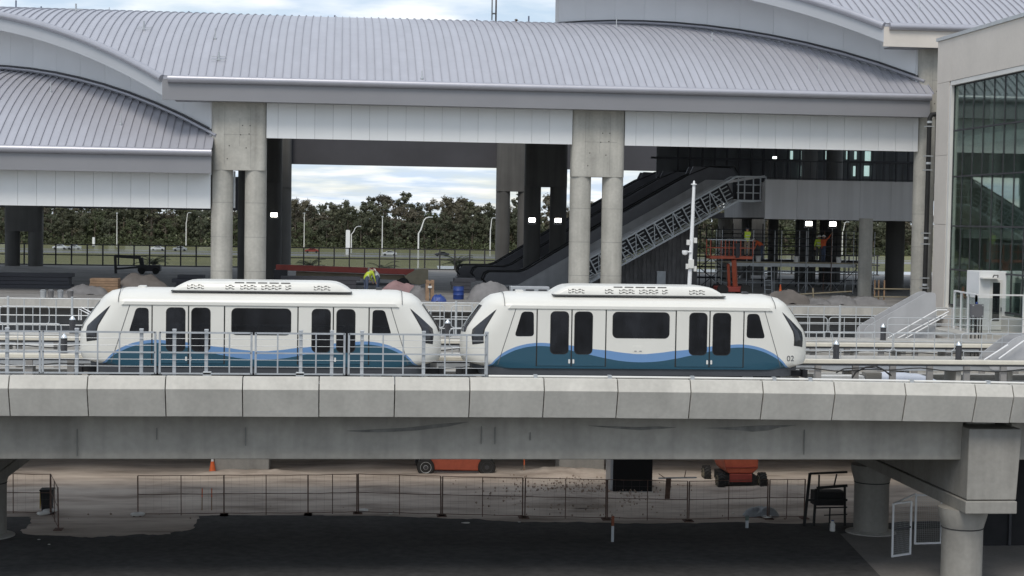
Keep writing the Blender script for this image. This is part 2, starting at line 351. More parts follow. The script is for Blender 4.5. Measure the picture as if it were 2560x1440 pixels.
for x in (24.1, 25.7, 27.3): mb = MB(); mb.box(x-.05, x+.05, 60.32, 60.39, -.05, 5.85); mb.build('rib', 'dark_steel', t)
# ---------------------------------------------------------------- raised walkways, power rails
for y0, y1, z, lab in ((58.9, 60.5, 7.30, 'grey concrete emergency walkway just behind the train'), (65.0, 66.6, 7.55, 'grey concrete emergency walkway by the station-side track')):
    t = thing('walkway', lab, 'walkway', (5, y0, z))
    mb = MB(); mb.box(-22, 29, y0, y1, z-.2, z); mb.build('slab', 'concrete', t)
    mb = MB(); mb.box(-22, 29, y0+.05, y0+.12, z-.42, z-.205); mb.build('edge_beam', 'galv', t)
    for k in range(26):
        mb = MB(); x = -21+2*k; mb.box(x-.1, x+.1, y0+.2, y1-.2, 6.34, z-.2); mb.build('support', 'concrete', t)
for Y, z, lab in ((57.2, 7.36, 'cream power rail running along the track beside the train'), (62.6, 7.55, 'cream power rail on the far track behind the walkway railing')):
    t = thing('power_rail', lab, 'rail', (5, Y, 6.35))
    mb = MB(); mb.box(-22, 29, Y-.08, Y+.08, z-.085, z+.075); mb.build('rail_cover', 'cream', t, bevel=.03)
    mb = MB(); mb.box(-22, 29, Y-.03, Y+.06, z-.15, z-.087); mb.build('conductor', 'charcoal', t)
    mb = MB(); mb.tube([(x, Y-.1, z-.28+.04*math.sin(x*1.3)+.03*math.sin(x*3.1)) for x in [-22+.4*k for k in range(128)]], .022, 6); mb.build('cable', 'black_rubber', t)
    for k in range(37):
        x = -21.6+1.38*k
        mb = MB(); mb.box(x-.11, x+.11, Y-.05, Y+.09, 6.35, z-.15); mb.build('bracket', mat('bracket_grey', (.24, .23, .22), .7, var=.2), t)
# running surface plinths of both tracks
t = thing('track_plinth', 'pair of low concrete running strips on the deck under the train', 'track', (5, 55, 6.35))
for y in (54.2, 55.9): mb = MB(); mb.box(-22, 29, y-.25, y+.25, 6.345, 6.55); mb.build('strip', 'concrete', t)
t = thing('track_plinth', 'pair of low concrete running strips of the empty far track', 'track', (5, 62, 6.35))
for y in (61.2, 64.2): mb = MB(); mb.box(-22, 29, y-.25, y+.25, 6.345, 6.55); mb.build('strip', 'concrete', t)
# white covers and boxes beside the empty track at the right
t = thing('switch_cabinet', 'low pale cabinet on the deck just past the train nose', 'cabinet', (17.2, 57, 6.35))
mb = MB(); mb.box(ax(2045, 58), ax(2160, 58), 57.7, 58.3, 6.34, az(938, 58, 2100)); mb.build('body', 'off_white', t, bevel=.02)
mb = MB(); mb.box(ax(2165, 58), ax(2205, 58), 57.75, 58.25, 6.34, az(930, 58, 2185)); mb.build('terminal_box', mat('brown_grey', (.2, .19, .17), .7), t, bevel=.02)
t = thing('cover_sheet', 'pale white protective sheet draped over track gear past the train', 'sheet', (19.4, 58.4, 6.35))
mb = MB(); nx, ny = 26, 8
for j in range(ny+1):
    for i in range(nx+1):
        x = 18.4+3.6*i/nx; y = 57.6+1.2*j/ny; h = math.sin(math.pi*j/ny)**.5*math.sin(math.pi*min(1, max(0, i/nx)))**.4
        mb.v.append((x, y, 6.345+.55*h+.05*NZ.noise(Vector((x*3, y*3, 1)))*h))
for j in range(ny):
    for i in range(nx): a = j*(nx+1)+i; mb.f.append((a, a+1, a+nx+2, a+nx+1))
mb.build('sheet', mat('tarp_white', (.50, .53, .60), .6, var=.05), t, smooth=True)
# loose black cables drooping over the track gear
t = thing('cable_loop', 'black cable sagging across the track gear by the pale cabinet', 'cable', (18.5, 57.0, 6.5))
mb = MB(); mb.tube([at(px, py, 56.9) for px, py in ((2130, 945), (2140, 930), (2165, 918), (2190, 915), (2210, 925), (2225, 938))], .03, 6); mb.build('strand', 'black_rubber', t, smooth=True)
mb = MB(); mb.tube([at(px, py, 56.8) for px, py in ((2090, 932), (2110, 922), (2140, 920), (2175, 919), (2200, 921), (2225, 935), (2228, 940))], .025, 6); mb.build('strand', 'black_rubber', t, smooth=True)
# ---------------------------------------------------------------- near guard rail on the parapet
Yr = 52.3
t = thing('guard_rail', 'galvanised steel guard rail on the parapet in front of the left train car', 'railing', (-3, Yr, 7.2))
zt, zb = 8.55, 7.26
for px in (-170, 18, 192, 353.6, 436, 516, 752, 829.5, 905, 1059, 1216):
    x = ax(px, Yr, 880); mb = MB(); mb.box(x-.055, x+.055, Yr-.05, Yr+.05, 6.34, 8.62); mb.box(x-.065, x+.065, Yr-.06, Yr+.06, 8.6, 8.66); mb.build('post', 'galv', t, bevel=.01)
PAN = [(-165, 101), (108, 389), (400, 629), (639.5, 861), (872, 1216)]
BAL = [[-60, 61], [150, 245, 299.5], [476, 574], [694.5, 790], [957.5, 1007.7, 1112, 1166]]
for (a, b), bl in zip(PAN, BAL):
    xa, xb = ax(a, Yr, 880), ax(b, Yr, 880)
    for z, h in ((zt, .055), (7.92, .045), (zb, .05)):
        mb = MB(); mb.box(xa, xb, Yr-.1, Yr-.055, z-h/2, z+h/2); mb.build('rail', 'galv', t)
    for x in (xa, xb): mb = MB(); mb.box(x-.032, x+.032, Yr-.1, Yr-.052, zb-.02, zt+.02); mb.build('frame_upright', 'galv', t)
    for px in bl: x = ax(px, Yr, 880); mb = MB(); mb.box(x-.022, x+.022, Yr-.097, Yr-.058, zb, zt); mb.build('baluster', 'galv', t)
    for z in (8.36, 8.14, 7.70, 7.48):
        mb = MB(); mb.tube([(xa, Yr-.075, z), (xb, Yr-.075, z)], .008, 5); mb.build('wire', 'galv', t)
for px in (518, 750): x = ax(px, Yr, 930); mb = MB(); mb.box(x-.13, x+.13, Yr-.1, Yr+.08, 7.0, 7.32); mb.build('base_plate', 'galv_light', t, bevel=.01)
# ---------------------------------------------------------------- light railings on the walkways
def frame_loop(mb, xa, xb, za, zb_, Y, r=.024, rc=.14):
    mb.tube([(x, Y, z) for x, z in rrect(xa, xb, za, zb_, rc, 4)], r, 8, closed=True)
def frame_rail(label, Y, frames, ztop, zbot, mids, deckz, nb=3, r=.019, mt='galv_light'):
    t = thing('railing', label, 'railing', (ax((frames[0][0]+frames[-1][1])/2, Y), Y, deckz))
    for a, b in frames:
        xa, xb = ax(a, Y, 820), ax(b, Y, 820); w = xb-xa
        mb = MB(); frame_loop(mb, xa, xb, zbot, ztop, Y, r); mb.build('frame', mt, t, smooth=True)
        for m_ in mids: mb = MB(); mb.tube([(xa, Y, m_), (xb, Y, m_)], r*.8, 6); mb.build('mid_rail', mt, t, smooth=True)
        k = max(1, round(w/1.05))
        for i in range(1, k+1):
            x = xa+w*i/(k+1); mb = MB(); mb.tube([(x, Y, deckz-.02), (x, Y, ztop)], r*.9, 6); mb.build('baluster', mt, t, smooth=True)
        for x in (xa+.1, xb-.1): mb = MB(); mb.tube([(x, Y, deckz-.02), (x, Y, zbot+.05)], r, 6); mb.build('foot', mt, t, smooth=True)
    return t
frame_rail('white rounded pipe railing on the walkway right behind the train nose numbered 02', 59.1, [(1840, 1950), (1960, 2082), (2097, 2232), (2235.5, 2388), (2404, 2557), (2570, 2720)], 8.28, 7.60, [7.95], 7.3)
frame_rail('white rounded pipe railing on the far walkway in front of the grey stair', 65.9, [(1800, 1925), (1935, 2068), (2072, 2187), (2219, 2472), (2476, 2700)], 8.43, 7.78, [8.15], 7.55)
frame_rail('white pipe railing with rounded end on the far walkway left of the train', 65.9, [(-260, -20), (0, 123)], 8.55, 7.85, [8.2], 7.55)
frame_rail('white rounded pipe railing on the near walkway left of the train', 59.1, [(-240, -20), (-10, 153)], 8.33, 7.60, [7.95], 7.3)
frame_rail('white rounded pipe railing seen through the gap between the two cars, near walkway', 59.1, [(1000, 1100), (1124, 1200)], 8.28, 7.6, [7.95], 7.3)
frame_rail('white rounded pipe railing seen through the gap between the two cars, far walkway', 65.9, [(1010, 1110), (1128, 1182)], 8.75, 7.85, [8.3], 7.55)
# tall post-and-rail barrier below the platform edge
t = thing('barrier_rail', 'long pale post and rail barrier along the foot of the station platform', 'railing', (5, 78, 6.3))
zA = 8.23
pp = list(range(-180, 2420, 40)); 
for i, px in enumerate(pp):
    x = ax(px, 78, 790); bold = i % 4 == 1
    mb = MB(); mb.tube([(x, 78, 6.28), (x, 78, zA+(.1 if bold else 0))], .055 if bold else .025, 8); mb.build('post', 'galv_light', t, smooth=True)
xa, xb = ax(-190, 78), ax(2415, 78)
for z in (zA, 7.83, 7.45, 7.0): mb = MB(); mb.tube([(xa, 78.0, z), (xb, 78.0, z)], .024, 6); mb.build('rail', 'galv_light', t, smooth=True)
t = thing('station_guideway', 'dark empty concrete track bed between barrier railing and station platform', 'track', (5, 78, 0))
mb = MB(); mb.box(-45, 45, 74, 83.4, 5.8, 6.3); mb.build('deck', 'concrete', t)
for y in (75.2, 80.4): mb = MB(); mb.box(-45, 45, y, y+1.6, 4.6, 5.79); mb.build('girder', 'concrete_girder', t)
for X, w in ((-4.6, 2.55), (11.7, 2.2), (31, 2.4), (-24, 2.4)):
    mb = MB(); mb.box(X-w/2, X+w/2, 78.3, 79.9, -.1, 4.62); mb.build('pier_wall', 'concrete', t, bevel=.03)
# ---------------------------------------------------------------- bollard lights
def bollard(x, y, z, h, label, group):
    t = thing('bollard_light', label, 'bollard', (x, y, z), group)
    mb = MB(); mb.lathe([(.13, 0), (.13, .02), (.115, .03), (.115, h-.16), (.13, h-.15)], (x, y, z-.005), 16); mb.build('post', 'charcoal', t, smooth=True)
    mb = MB(); mb.lathe([(.12, h-.152), (.12, h-.12), (.03, h), (.005, h+.02)], (x, y, z), 16); mb.build('cone_cap', 'silver', t, smooth=True)
for px, py, ph, Y, z in ((2090, 898, 862, 59.0, 7.3), (2396, 901, 866, 59.0, 7.3), (160, 885, 838, 59.0, 7.3)):
    bollard(ax(px, Y, py), Y, z, .68, 'dark grey bollard light with silver cone cap on the near walkway', 'bollard lights of the near walkway')
for px in (181, 1119, 2208):
    bollard(ax(px, 65.2, 830), 65.2, 7.55, .68, 'dark grey bollard light with silver cone cap on the far walkway', 'bollard lights of the far walkway')
# ================================================================== train cars
YC = 55.35; ZB = 6.55; CW = 1.35
XC2 = (ax(1150, YC, 870)+ax(2008, YC, 870))/2; XC1 = (ax(201, YC, 860)+ax(1104, YC, 860))/2
SIL = [(at(px, py, YC).x-XC2, at(px, py, YC).z-ZB) for px, py in ((1905, 735.5), (1922, 738), (1938, 743), (1956.6, 756.5), (1972.5, 777.6), (1988.3, 801), (2003, 824), (2007.5, 840), (2008.5, 865), (2007.5, 891), (2003, 903), (1988, 911), (1965, 916))]
SIL = sorted([(z, u) for u, z in SIL])
def lerp_tab(tab, z):
    if z <= tab[0][0]: return tab[0][1]
    for (a, b), (c, d) in zip(tab, tab[1:]):
        if z <= c: return b+(d-b)*(z-a)/(c-a)
    return tab[-1][1]
ZTOP = SIL[-1][0]; HL = max(u for z, u in SIL)
def carL(z): return lerp_tab(SIL, z)
WT = [(.4, 1.30), (.9, 1.35), (2.80, 1.35), (2.90, 1.325), (3.02, 1.22), (3.10, 1.06), (ZTOP-.03, .72), (ZTOP, .3)]
WT = sorted(WT)
def carW(z): return lerp_tab(WT, z)
NE = 2.3
def carD(z): return 1.15 if z < 2.7 else 1.15-.35*min(1, (z-2.7)/.5)
def ysurf(u, z):
    L, W_, d = carL(z), carW(z), carD(z); s = (abs(u)-(L-d))/d
    if s <= 0: return W_
    if s >= 1: return 0.0
    return W_*(1-s**NE)**(1/NE)
def paint_mat():
    m = bpy.data.materials.new('train_paint'); m.use_nodes = True; n = m.node_tree; b = n.nodes['Principled BSDF']; L = n.links.new
    b.inputs['Roughness'].default_value = .34; b.inputs['Coat Weight'].default_value = .12; b.inputs['Coat Roughness'].default_value = .08
    t = n.nodes.new('ShaderNodeTexCoord'); s = n.nodes.new('ShaderNodeSeparateXYZ'); L(t.outputs['Object'], s.inputs[0])
    ab = n.nodes.new('ShaderNodeMath'); ab.operation = 'ABSOLUTE'; L(s.outputs['X'], ab.inputs[0])
    dv = n.nodes.new('ShaderNodeMath'); dv.operation = 'DIVIDE'; dv.inputs[1].default_value = 6.0; L(ab.outputs[0], dv.inputs[0])
    def curve(px):
        pts = sorted((abs(at(x, y, 54).x-XC2)/6.0, at(x, y, 54).z-ZB) for x, y in px)
        q = n.nodes.new('ShaderNodeFloatCurve'); c = q.mapping.curves[0]; q.mapping.use_clip = False
        c.points[0].location = (0, pts[0][1]); c.points[1].location = (1.0, pts[-1][1]-.35)
        for p in pts: c.points.new(*p)
        q.mapping.update(); L(dv.outputs[0], q.inputs['Value'])
        g = n.nodes.new('ShaderNodeMath'); g.operation = 'LESS_THAN'; L(s.outputs['Z'], g.inputs[0]); L(q.outputs[0], g.inputs[1]); return g.outputs[0]
    lightb = curve([(1588, 885), (1628, 884), (1655, 881.5), (1684, 877.5), (1719, 874.5), (1769, 867), (1819.4, 862.5), (1851, 861), (1870, 862.5), (1893, 867), (1920, 876.6), (1943, 890), (1957, 903), (1972, 918)])
    teal = curve([(1596, 905.6), (1641, 904), (1682, 898), (1719, 890.5), (1769, 880), (1819, 871), (1851, 868.7), (1872, 870.5), (1899, 876.6), (1930, 890), (1951, 903.5), (1968, 920)])
    nz = n.nodes.new('ShaderNodeTexNoise'); nz.inputs['Scale'].default_value = 1.1; nz.inputs['Detail'].default_value = 5; L(t.outputs['Object'], nz.inputs['Vector'])
    wr = n.nodes.new('ShaderNodeValToRGB'); wr.color_ramp.elements[0].color = (.70, .685, .63, 1); wr.color_ramp.elements[1].color = (.77, .752, .695, 1); L(nz.outputs['Fac'], wr.inputs[0])
    m1 = n.nodes.new('ShaderNodeMixRGB'); L(lightb, m1.inputs[0]); L(wr.outputs[0], m1.inputs[1]); m1.inputs[2].default_value = (.15, .285, .52, 1)
    m2 = n.nodes.new('ShaderNodeMixRGB'); L(teal, m2.inputs[0]); L(m1.outputs[0], m2.inputs[1]); m2.inputs[2].default_value = (.024, .082, .125, 1)
    L(m2.outputs[0], b.inputs['Base Color']); M['train_paint'] = m
paint_mat()
mat('train_white', (.75, .735, .68), .3, var=.03, scale=1.2)
def uz(px, py): p = at(px, py, 54); return (p.x-XC2, p.z-ZB)
def make_car(xc, second):
    lab = 'white train car with blue wave livery, numbered 02, clear of the guard rail' if second else 'white unnumbered train car with blue wave livery standing behind the guard rail'
    T = thing('train_car', lab, 'train', (xc, YC, ZB), 'cars of the two-car train')
    B_ = lambda mb, n, m, par=T, **k: mb.build(n, m, par, local=True, **k)
    # body from level slices
    zs = [SIL[0][0]]+[z for z in [.95, 1.05, 1.15, 1.3, 1.5, 1.7, 1.9, 2.1, 2.3, 2.5, 2.65, 2.78, 2.85, 2.9, 2.96, 3.02, 3.07, 3.12, 3.16] if SIL[0][0] < z < ZTOP-.02]+[ZTOP]
    NQ = 12; rows = []
    for z in zs:
        L_, W_, d = carL(z), carW(z), carD(z); q = []
        for k in range(NQ+1):
            a = math.pi/2*k/NQ; q.append((L_-d+d*math.sin(a)**(2/NE), W_*math.cos(a)**(2/NE)))
        st = [((L_-d)*(-1+2*k/10), W_) for k in range(1, 10)]
        loop = [(-x, y) for x, y in q[::-1]]+st+q
        loop = loop+[(x, -y) for x, y in loop[::-1]][1:-1]
        rows.append([(x, y, z) for x, y in loop])
    n = len(rows[0]); mb = MB(); mb.v = [p for r in rows for p in r]
    for i in range(len(rows)-1):
        for k in range(n): mb.f.append((i*n+k, i*n+(k+1) % n, (i+1)*n+(k+1) % n, (i+1)*n+k))
    mb.f.append(tuple(range(n))); mb.f.append(tuple((len(rows)-1)*n+k for k in range(n)))
    body = B_(mb, 'body', 'train_paint', smooth=True)
    # skirt, underframe, running gear
    mb = MB(); p = rrect(-5.35, 5.35, -1.28, 1.28, .7, 5); k = len(p)
    mb.add([(x, y, .55) for x, y in p]+[(x, y, .86) for x, y in p], [tuple(range(k)), tuple(range(2*k-1, k-1, -1))]+[(i, (i+1) % k, (i+1) % k+k, i+k) for i in range(k)])
    B_(mb, 'skirt', 'skirt', smooth=True)
    for s in (-1, 1):
        mb = MB(); p = rrect(4.2, 5.6, -.95, .95, .6, 5); k = len(p)
        mb.add([(x*s, y, .72) for x, y in p]+[(x*s, y, .90) for x, y in p], [tuple(range(k)), tuple(range(2*k-1, k-1, -1))]+[(i, (i+1) % k, (i+1) % k+k, i+k) for i in range(k)])
        B_(mb, 'nose_skirt', 'skirt', smooth=True)
        mb = MB(); mb.bar((s*5.2, 0, .55), (s*6.02, 0, .55), .22, .18); mb.box(min(s*5.9, s*6.08), max(s*5.9, s*6.08), -.2, .2, .42, .68); B_(mb, 'coupler', 'under_gear')
    mb = MB(); mb.box(-4.9, 4.9, -1.0, 1.0, .28, .56)
    for x in (-2.6, -2.1, -1.7, -1.2, -.5, .1, .6, 1.2, 1.9, 2.5): mb.box(x, x+.35, -1.16, 1.16, .2+.05*math.sin(x*7), .55)
    B_(mb, 'underframe', 'under_gear')
    for bx in (-3.75, 3.75):
        mb = MB(); mb.box(bx-.9, bx+.9, -.95, .95, .2, .5); B_(mb, 'bogie', 'under_gear')
        for y in (-.86, .86):
            mb = MB(); mb.lathe([(.2, -.16), (.44, -.16), (.48, -.1), (.48, .1), (.44, .16), (.2, .16)], (bx, y, .48), 24, 'y'); w = B_(mb, 'wheel', 'black_rubber', smooth=True)
            mb = MB(); mb.lathe([(.19, -.17), (.19, .17)], (bx, y, .48), 16, 'y'); h = B_(mb, 'rim', 'galv'); h.parent = w
        mb = MB(); mb.box(bx+.55, bx+.85, -1.15, -.98, .2, .5); B_(mb, 'sand_box', 'galv')
    # side fittings, both sides
    SE = [1338, 1424, 1509, 1684, 1769, 1855]; zs0 = uz(1600, 917)[1]; zs1 = uz(1600, 776)[1]
    U = [uz(p, 850)[0] for p in SE]; U = [(U[0]-U[5])/2, (U[1]-U[4])/2, (U[2]-U[3])/2]; U = U+[-U[2], -U[1], -U[0]]
    def plate(poly, y0, y1, sgn): m_ = MB(); m_.prism(poly, sgn*y0, sgn*y1); return m_
    zt = uz(1424, 780)[1]; zd = uz(1424, 884)[1]; wt = uz(1596, 781.5)[1]; wb = uz(1596, 844.5)[1]
    dw = (uz(1373, 800)[0]-uz(1338, 800)[0], uz(1416, 800)[0]-uz(1338, 800)[0])
    for sg in (-1, 1):
        for a, b in ((U[0], U[1]), (U[1], U[2]), (U[3], U[4]), (U[4], U[5])):
            mid = b if (a, b) in ((U[0], U[1]), (U[3], U[4])) else a
            d = B_(plate(rrect(a+.022, b-.022, zs0+.02, zs1-.02, .02, 2), CW-.02, CW+.014, sg), 'door_leaf', 'train_paint')
            if mid == b: wx0, wx1 = a+dw[0], a+dw[1]
            else: wx0, wx1 = b-dw[1], b-dw[0]
            w = B_(plate(rrect(wx0-.025, wx1+.025, zd-.025, zt+.025, .16, 4), CW, CW+.018, sg), 'window_gasket', 'black_rubber', d)
            w = B_(plate(rrect(wx0, wx1, zd, zt, .14, 4), CW, CW+.021, sg), 'window', 'window_dark', d)
            hx = mid+(-.07 if mid == b else .07); hz = uz(1424, 907)[1]
            B_(plate(rrect(hx-.03, hx+.03, hz-.02, hz+.12, .02, 2), CW, CW+.03, sg), 'handle', 'off_white', d)
        for x in U: B_(plate([(x-.02, zs0), (x+.02, zs0), (x+.02, zs1), (x-.02, zs1)], CW-.02, CW+.004, sg), 'door_seam', 'black_rubber')
        bw = (uz(1666, 800)[0]-uz(1526, 800)[0])/2
        B_(plate(rrect(-bw-.02, bw+.02, wb-.02, wt+.02, .17, 5), CW-.02, CW+.006, sg), 'window_gasket', 'black_rubber')
        B_(plate(rrect(-bw, bw, wb, wt, .15, 5), CW-.02, CW+.01, sg), 'saloon_window', 'window_dark')
        for e in (-1, 1):
            # trapezoid end window, sloped seam, pointed nose window
            pw = [uz(1868.5, 784.5), uz(1897, 784.5), uz(1913, 846), uz(1866, 845)]
            pw = rpoly([(abs(x)*e, z) for x, z in pw], .12)
            B_(plate(pw, CW-.02, CW+.008, sg), 'end_window', 'window_dark')
            q = [uz(1912, 778), uz(1951, 916)]; m_ = MB(); N = 12
            for k in range(N+1):
                u = abs(q[0][0])+(abs(q[1][0])-abs(q[0][0]))*k/N; z = q[0][1]+(q[1][1]-q[0][1])*k/N
                for du in (-.012, .012): m_.v.append((e*(u+du), sg*(ysurf(u, z)+.006), z))
            for k in range(N): m_.f.append((2*k, 2*k+1, 2*k+3, 2*k+2))
            B_(m_, 'nose_seam', mat('seam_grey', (.12, .12, .12), .7))
            A, Bq, C_, D_ = [uz(*p) for p in ((1960, 783), (2001.5, 833), (1996, 868), (1988, 864))]
            def tang(u, z):
                s_ = max(0, min(1, (abs(u)-(carL(z)-carD(z)))/carD(z))); return math.asin(min(1, s_**(NE/2)))
            def patch(g, off, name, m):
                N = 12; m_ = MB(); zA, zC, zD = A[1]+g*1.6, C_[1]-g, D_[1]-g*.6; zB = Bq[1]
                tA, tD = tang(A[0]-g, A[1]), tang(D_[0]-g*1.5, D_[1]); tB, tC = rad(47)+g, rad(41)+g
                P = [(tA, zA), (tB, zB), (tC, zC), (tD, zD)]
                for i in range(N+1):
                    for j in range(N+1):
                        s_, q_ = i/N, j/N
                        f = [P[1][k]+(P[2][k]-P[1][k])*min(1, q_*2) if q_ <= .5 else P[2][k]+(P[3][k]-P[2][k])*(q_*2-1) for k in (0, 1)]
                        t_ = P[0][0]+(f[0]-P[0][0])*s_; z = P[0][1]+(f[1]-P[0][1])*s_; L2, W2, d2 = carL(z), carW(z), carD(z)
                        u = L2-d2+d2*math.sin(t_)**(2/NE); y = W2*math.cos(t_)**(2/NE)
                        m_.v.append((e*(u+off*math.sin(t_)), sg*(y+off*math.cos(t_)), z+off*.4))
                for i in range(N):
                    for j in range(N): a_ = i*(N+1)+j; m_.f.append((a_, a_+1, a_+N+2, a_+N+1))
                B_(m_, name, m, smooth=True)
            patch(.02, .004, 'window_gasket', 'black_rubber'); patch(-.004, .012, 'nose_window', mat('nose_glass', (.03, .032, .038), .05, var=.1))
        # drip moulding above the doors
        m_ = MB(); x1 = abs(uz(1932, 776)[0]); zz = uz(1600, 775)[1]
        m_.prism([(-x1, zz), (x1, zz), (x1-.12, zz+.13), (-x1+.12, zz+.13)], sg*(CW-.03), sg*(CW+.045)); B_(m_, 'drip_moulding', 'train_white', bevel=.02)
    # front glass, curved round the nose
    for e in (-1, 1):
        m_ = MB(); N = 14; K = 8
        for i in range(N+1):
            for j in range(K+1):
                z = 1.92+(2.82-1.92)*j/K; L_, W_, d = carL(z), carW(z), carD(z); y = (-.62+1.24*i/N)*(1-.12*j/K); u = L_-d+d*(1-(abs(y)/W_)**NE)**(1/NE)
                m_.v.append((e*(u+.010), y, z+.008))
        for i in range(N):
            for j in range(K): a = i*(K+1)+j; m_.f.append((a, a+1, a+K+2, a+K+1))
        B_(m_, 'windshield', 'window_dark', smooth=True)
        m_ = MB(); m_.tube([(e*(carL(ZTOP-.3)-.62), y, z) for y, z in [(carW(min(ZTOP, zz2))*s2, zz2+.004) for s2, zz2 in [(-1, 2.85), (-1, 2.95), (-1, 3.05), (-.95, ZTOP-.03), (0, ZTOP+.004), (.95, ZTOP-.03), (1, 3.05), (1, 2.95), (1, 2.85)]]], .012, 5); B_(m_, 'roof_seam', mat('seam_grey', (.12, .12, .12), .7))
    # roof equipment pod
    pb = (at(1797, 743, 54.4).x-at(1367, 743, 54.4).x)/2; zb = ZTOP-.06; zp = at(1580, 714, 54.6).z-ZB
    lv = [(pb, 1.02, zb), (pb-.04, 1.02, zb+(zp-zb)*.15), (pb-.13, 1.01, zb+(zp-zb)*.36), (pb-.25, .99, zb+(zp-zb)*.58), (pb-.38, .96, zb+(zp-zb)*.78), (pb-.52, .90, zb+(zp-zb)*.92), (pb-.68, .82, zp-.008), (pb-.85, .7, zp)]
    rows = [[(x, y, z) for x, y in rrect(-l, l, -w, w, .22, 4)] for l, w, z in lv]; n = len(rows[0]); m_ = MB(); m_.v = [p for r in rows for p in r]
    for i in range(len(rows)-1):
        for k in range(n): m_.f.append((i*n+k, i*n+(k+1) % n, (i+1)*n+(k+1) % n, (i+1)*n+k))
    m_.f += [tuple(range(n)), tuple((len(rows)-1)*n+k for k in range(n))]
    pod = B_(m_, 'roof_pod', 'train_white', smooth=True)
    m_ = MB(); m_.prism(rrect(-pb-.012, pb+.012, zb-.02, zb+.022, .015, 2), -1.03, 1.03); B_(m_, 'pod_base', mat('pod_grey', (.10, .10, .10), .6), pod)
    def podw(z): return lerp_tab([(z_, w_) for l, w_, z_ in lv], z)
    for sg in (-1, 1):
        for x0, x1 in ((1420, 1462), (1512, 1534), (1547, 1587), (1597, 1646), (1655, 1669), (1722, 1763)):
            m_ = MB(); ua, ub = at(x0, 730, 54.4).x-XC2, at(x1, 730, 54.4).x-XC2
            for fz in (.30, .55):
                z = zb+(zp-zb)*fz; k = max(2, round((ub-ua)/.105)); y = sg*podw(z)
                for i in range(k):
                    x = ua+(ub-ua)*(i+.5)/k; dzz = .02 if i % 2 else -.02
                    m_.box(x-.035, x+.035, y-.03, y+.012*sg if sg > 0 else y+.03, z+dzz-.011, z+dzz+.011) if sg > 0 else m_.box(x-.035, x+.035, y-.012, y+.03, z+dzz-.011, z+dzz+.011)
                    m_.box(x-.05, x-.035, y-.012 if sg < 0 else y-.03, y+.03 if sg < 0 else y+.012, z-.024, z+.024)
            B_(m_, 'vent_grille', mat('vent_dark', (.10, .095, .09), .8), pod)
        for i in range(5):
            ua = at(1534+27.5*i, 720, 54.4).x-XC2; z = zb+(zp-zb)*.82; y = sg*podw(z); m_ = MB(); m_.box(ua, ua+.30, min(y, y+sg*.012), max(y, y+sg*.012)+.0, z-.012, z+.03); B_(m_, 'vent_slot', mat('vent_dark', (.10, .095, .09), .8), pod)
    m_ = MB(); m_.prism(rrect(-4.1, -3.85, ZTOP-.04, ZTOP+.06, .03, 2), -.2, .2); B_(m_, 'roof_antenna', 'off_white')
    m_ = MB(); m_.prism(rrect(3.75, 3.95, ZTOP-.04, ZTOP+.08, .03, 2), -.12, .12); B_(m_, 'roof_antenna', 'charcoal')
    if second:
        m_ = MB(); x0, z0 = uz(1582, 880); x1, z1 = uz(1608, 865); m_.prism(rrect(x0, x1, z0, z1, .02, 2), -CW-.008, -CW+.02); h = B_(m_, 'access_hatch', 'train_paint', bevel=.004)
        for x in (x0+.05, x1-.13): m_ = MB(); m_.box(x, x+.08, -CW-.014, -CW, z0+.015, z0+.045); B_(m_, 'latch', 'seam_metal', h)
        cu = bpy.data.curves.new('number', 'FONT'); cu.body = '02'; cu.size = .26; tmp = bpy.data.objects.new('tmp', cu); COL.objects.link(tmp)
        me = bpy.data.meshes.new_from_object(tmp.evaluated_get(bpy.context.evaluated_depsgraph_get())); bpy.data.objects.remove(tmp)
        xs = [v.co.x for v in me.vertices]; ys = [v.co.y for v in me.vertices]; a = uz(1967, 903); b = uz(1986.5, 889.5)
        for v in me.vertices:
            u = a[0]+(v.co.x-min(xs))/(max(xs)-min(xs))*(b[0]-a[0]); z = a[1]+(v.co.y-min(ys))/(max(ys)-min(ys))*(b[1]-a[1]); v.co = (u, -ysurf(u, z)-.012, z)
        me.materials.clear(); me.materials.append(mat('number_grey', (.09, .09, .10), .6)); o = bpy.data.objects.new('car_number', me); COL.objects.link(o); o.parent = T
    return T
make_car(XC2, True); make_car(XC1, False)
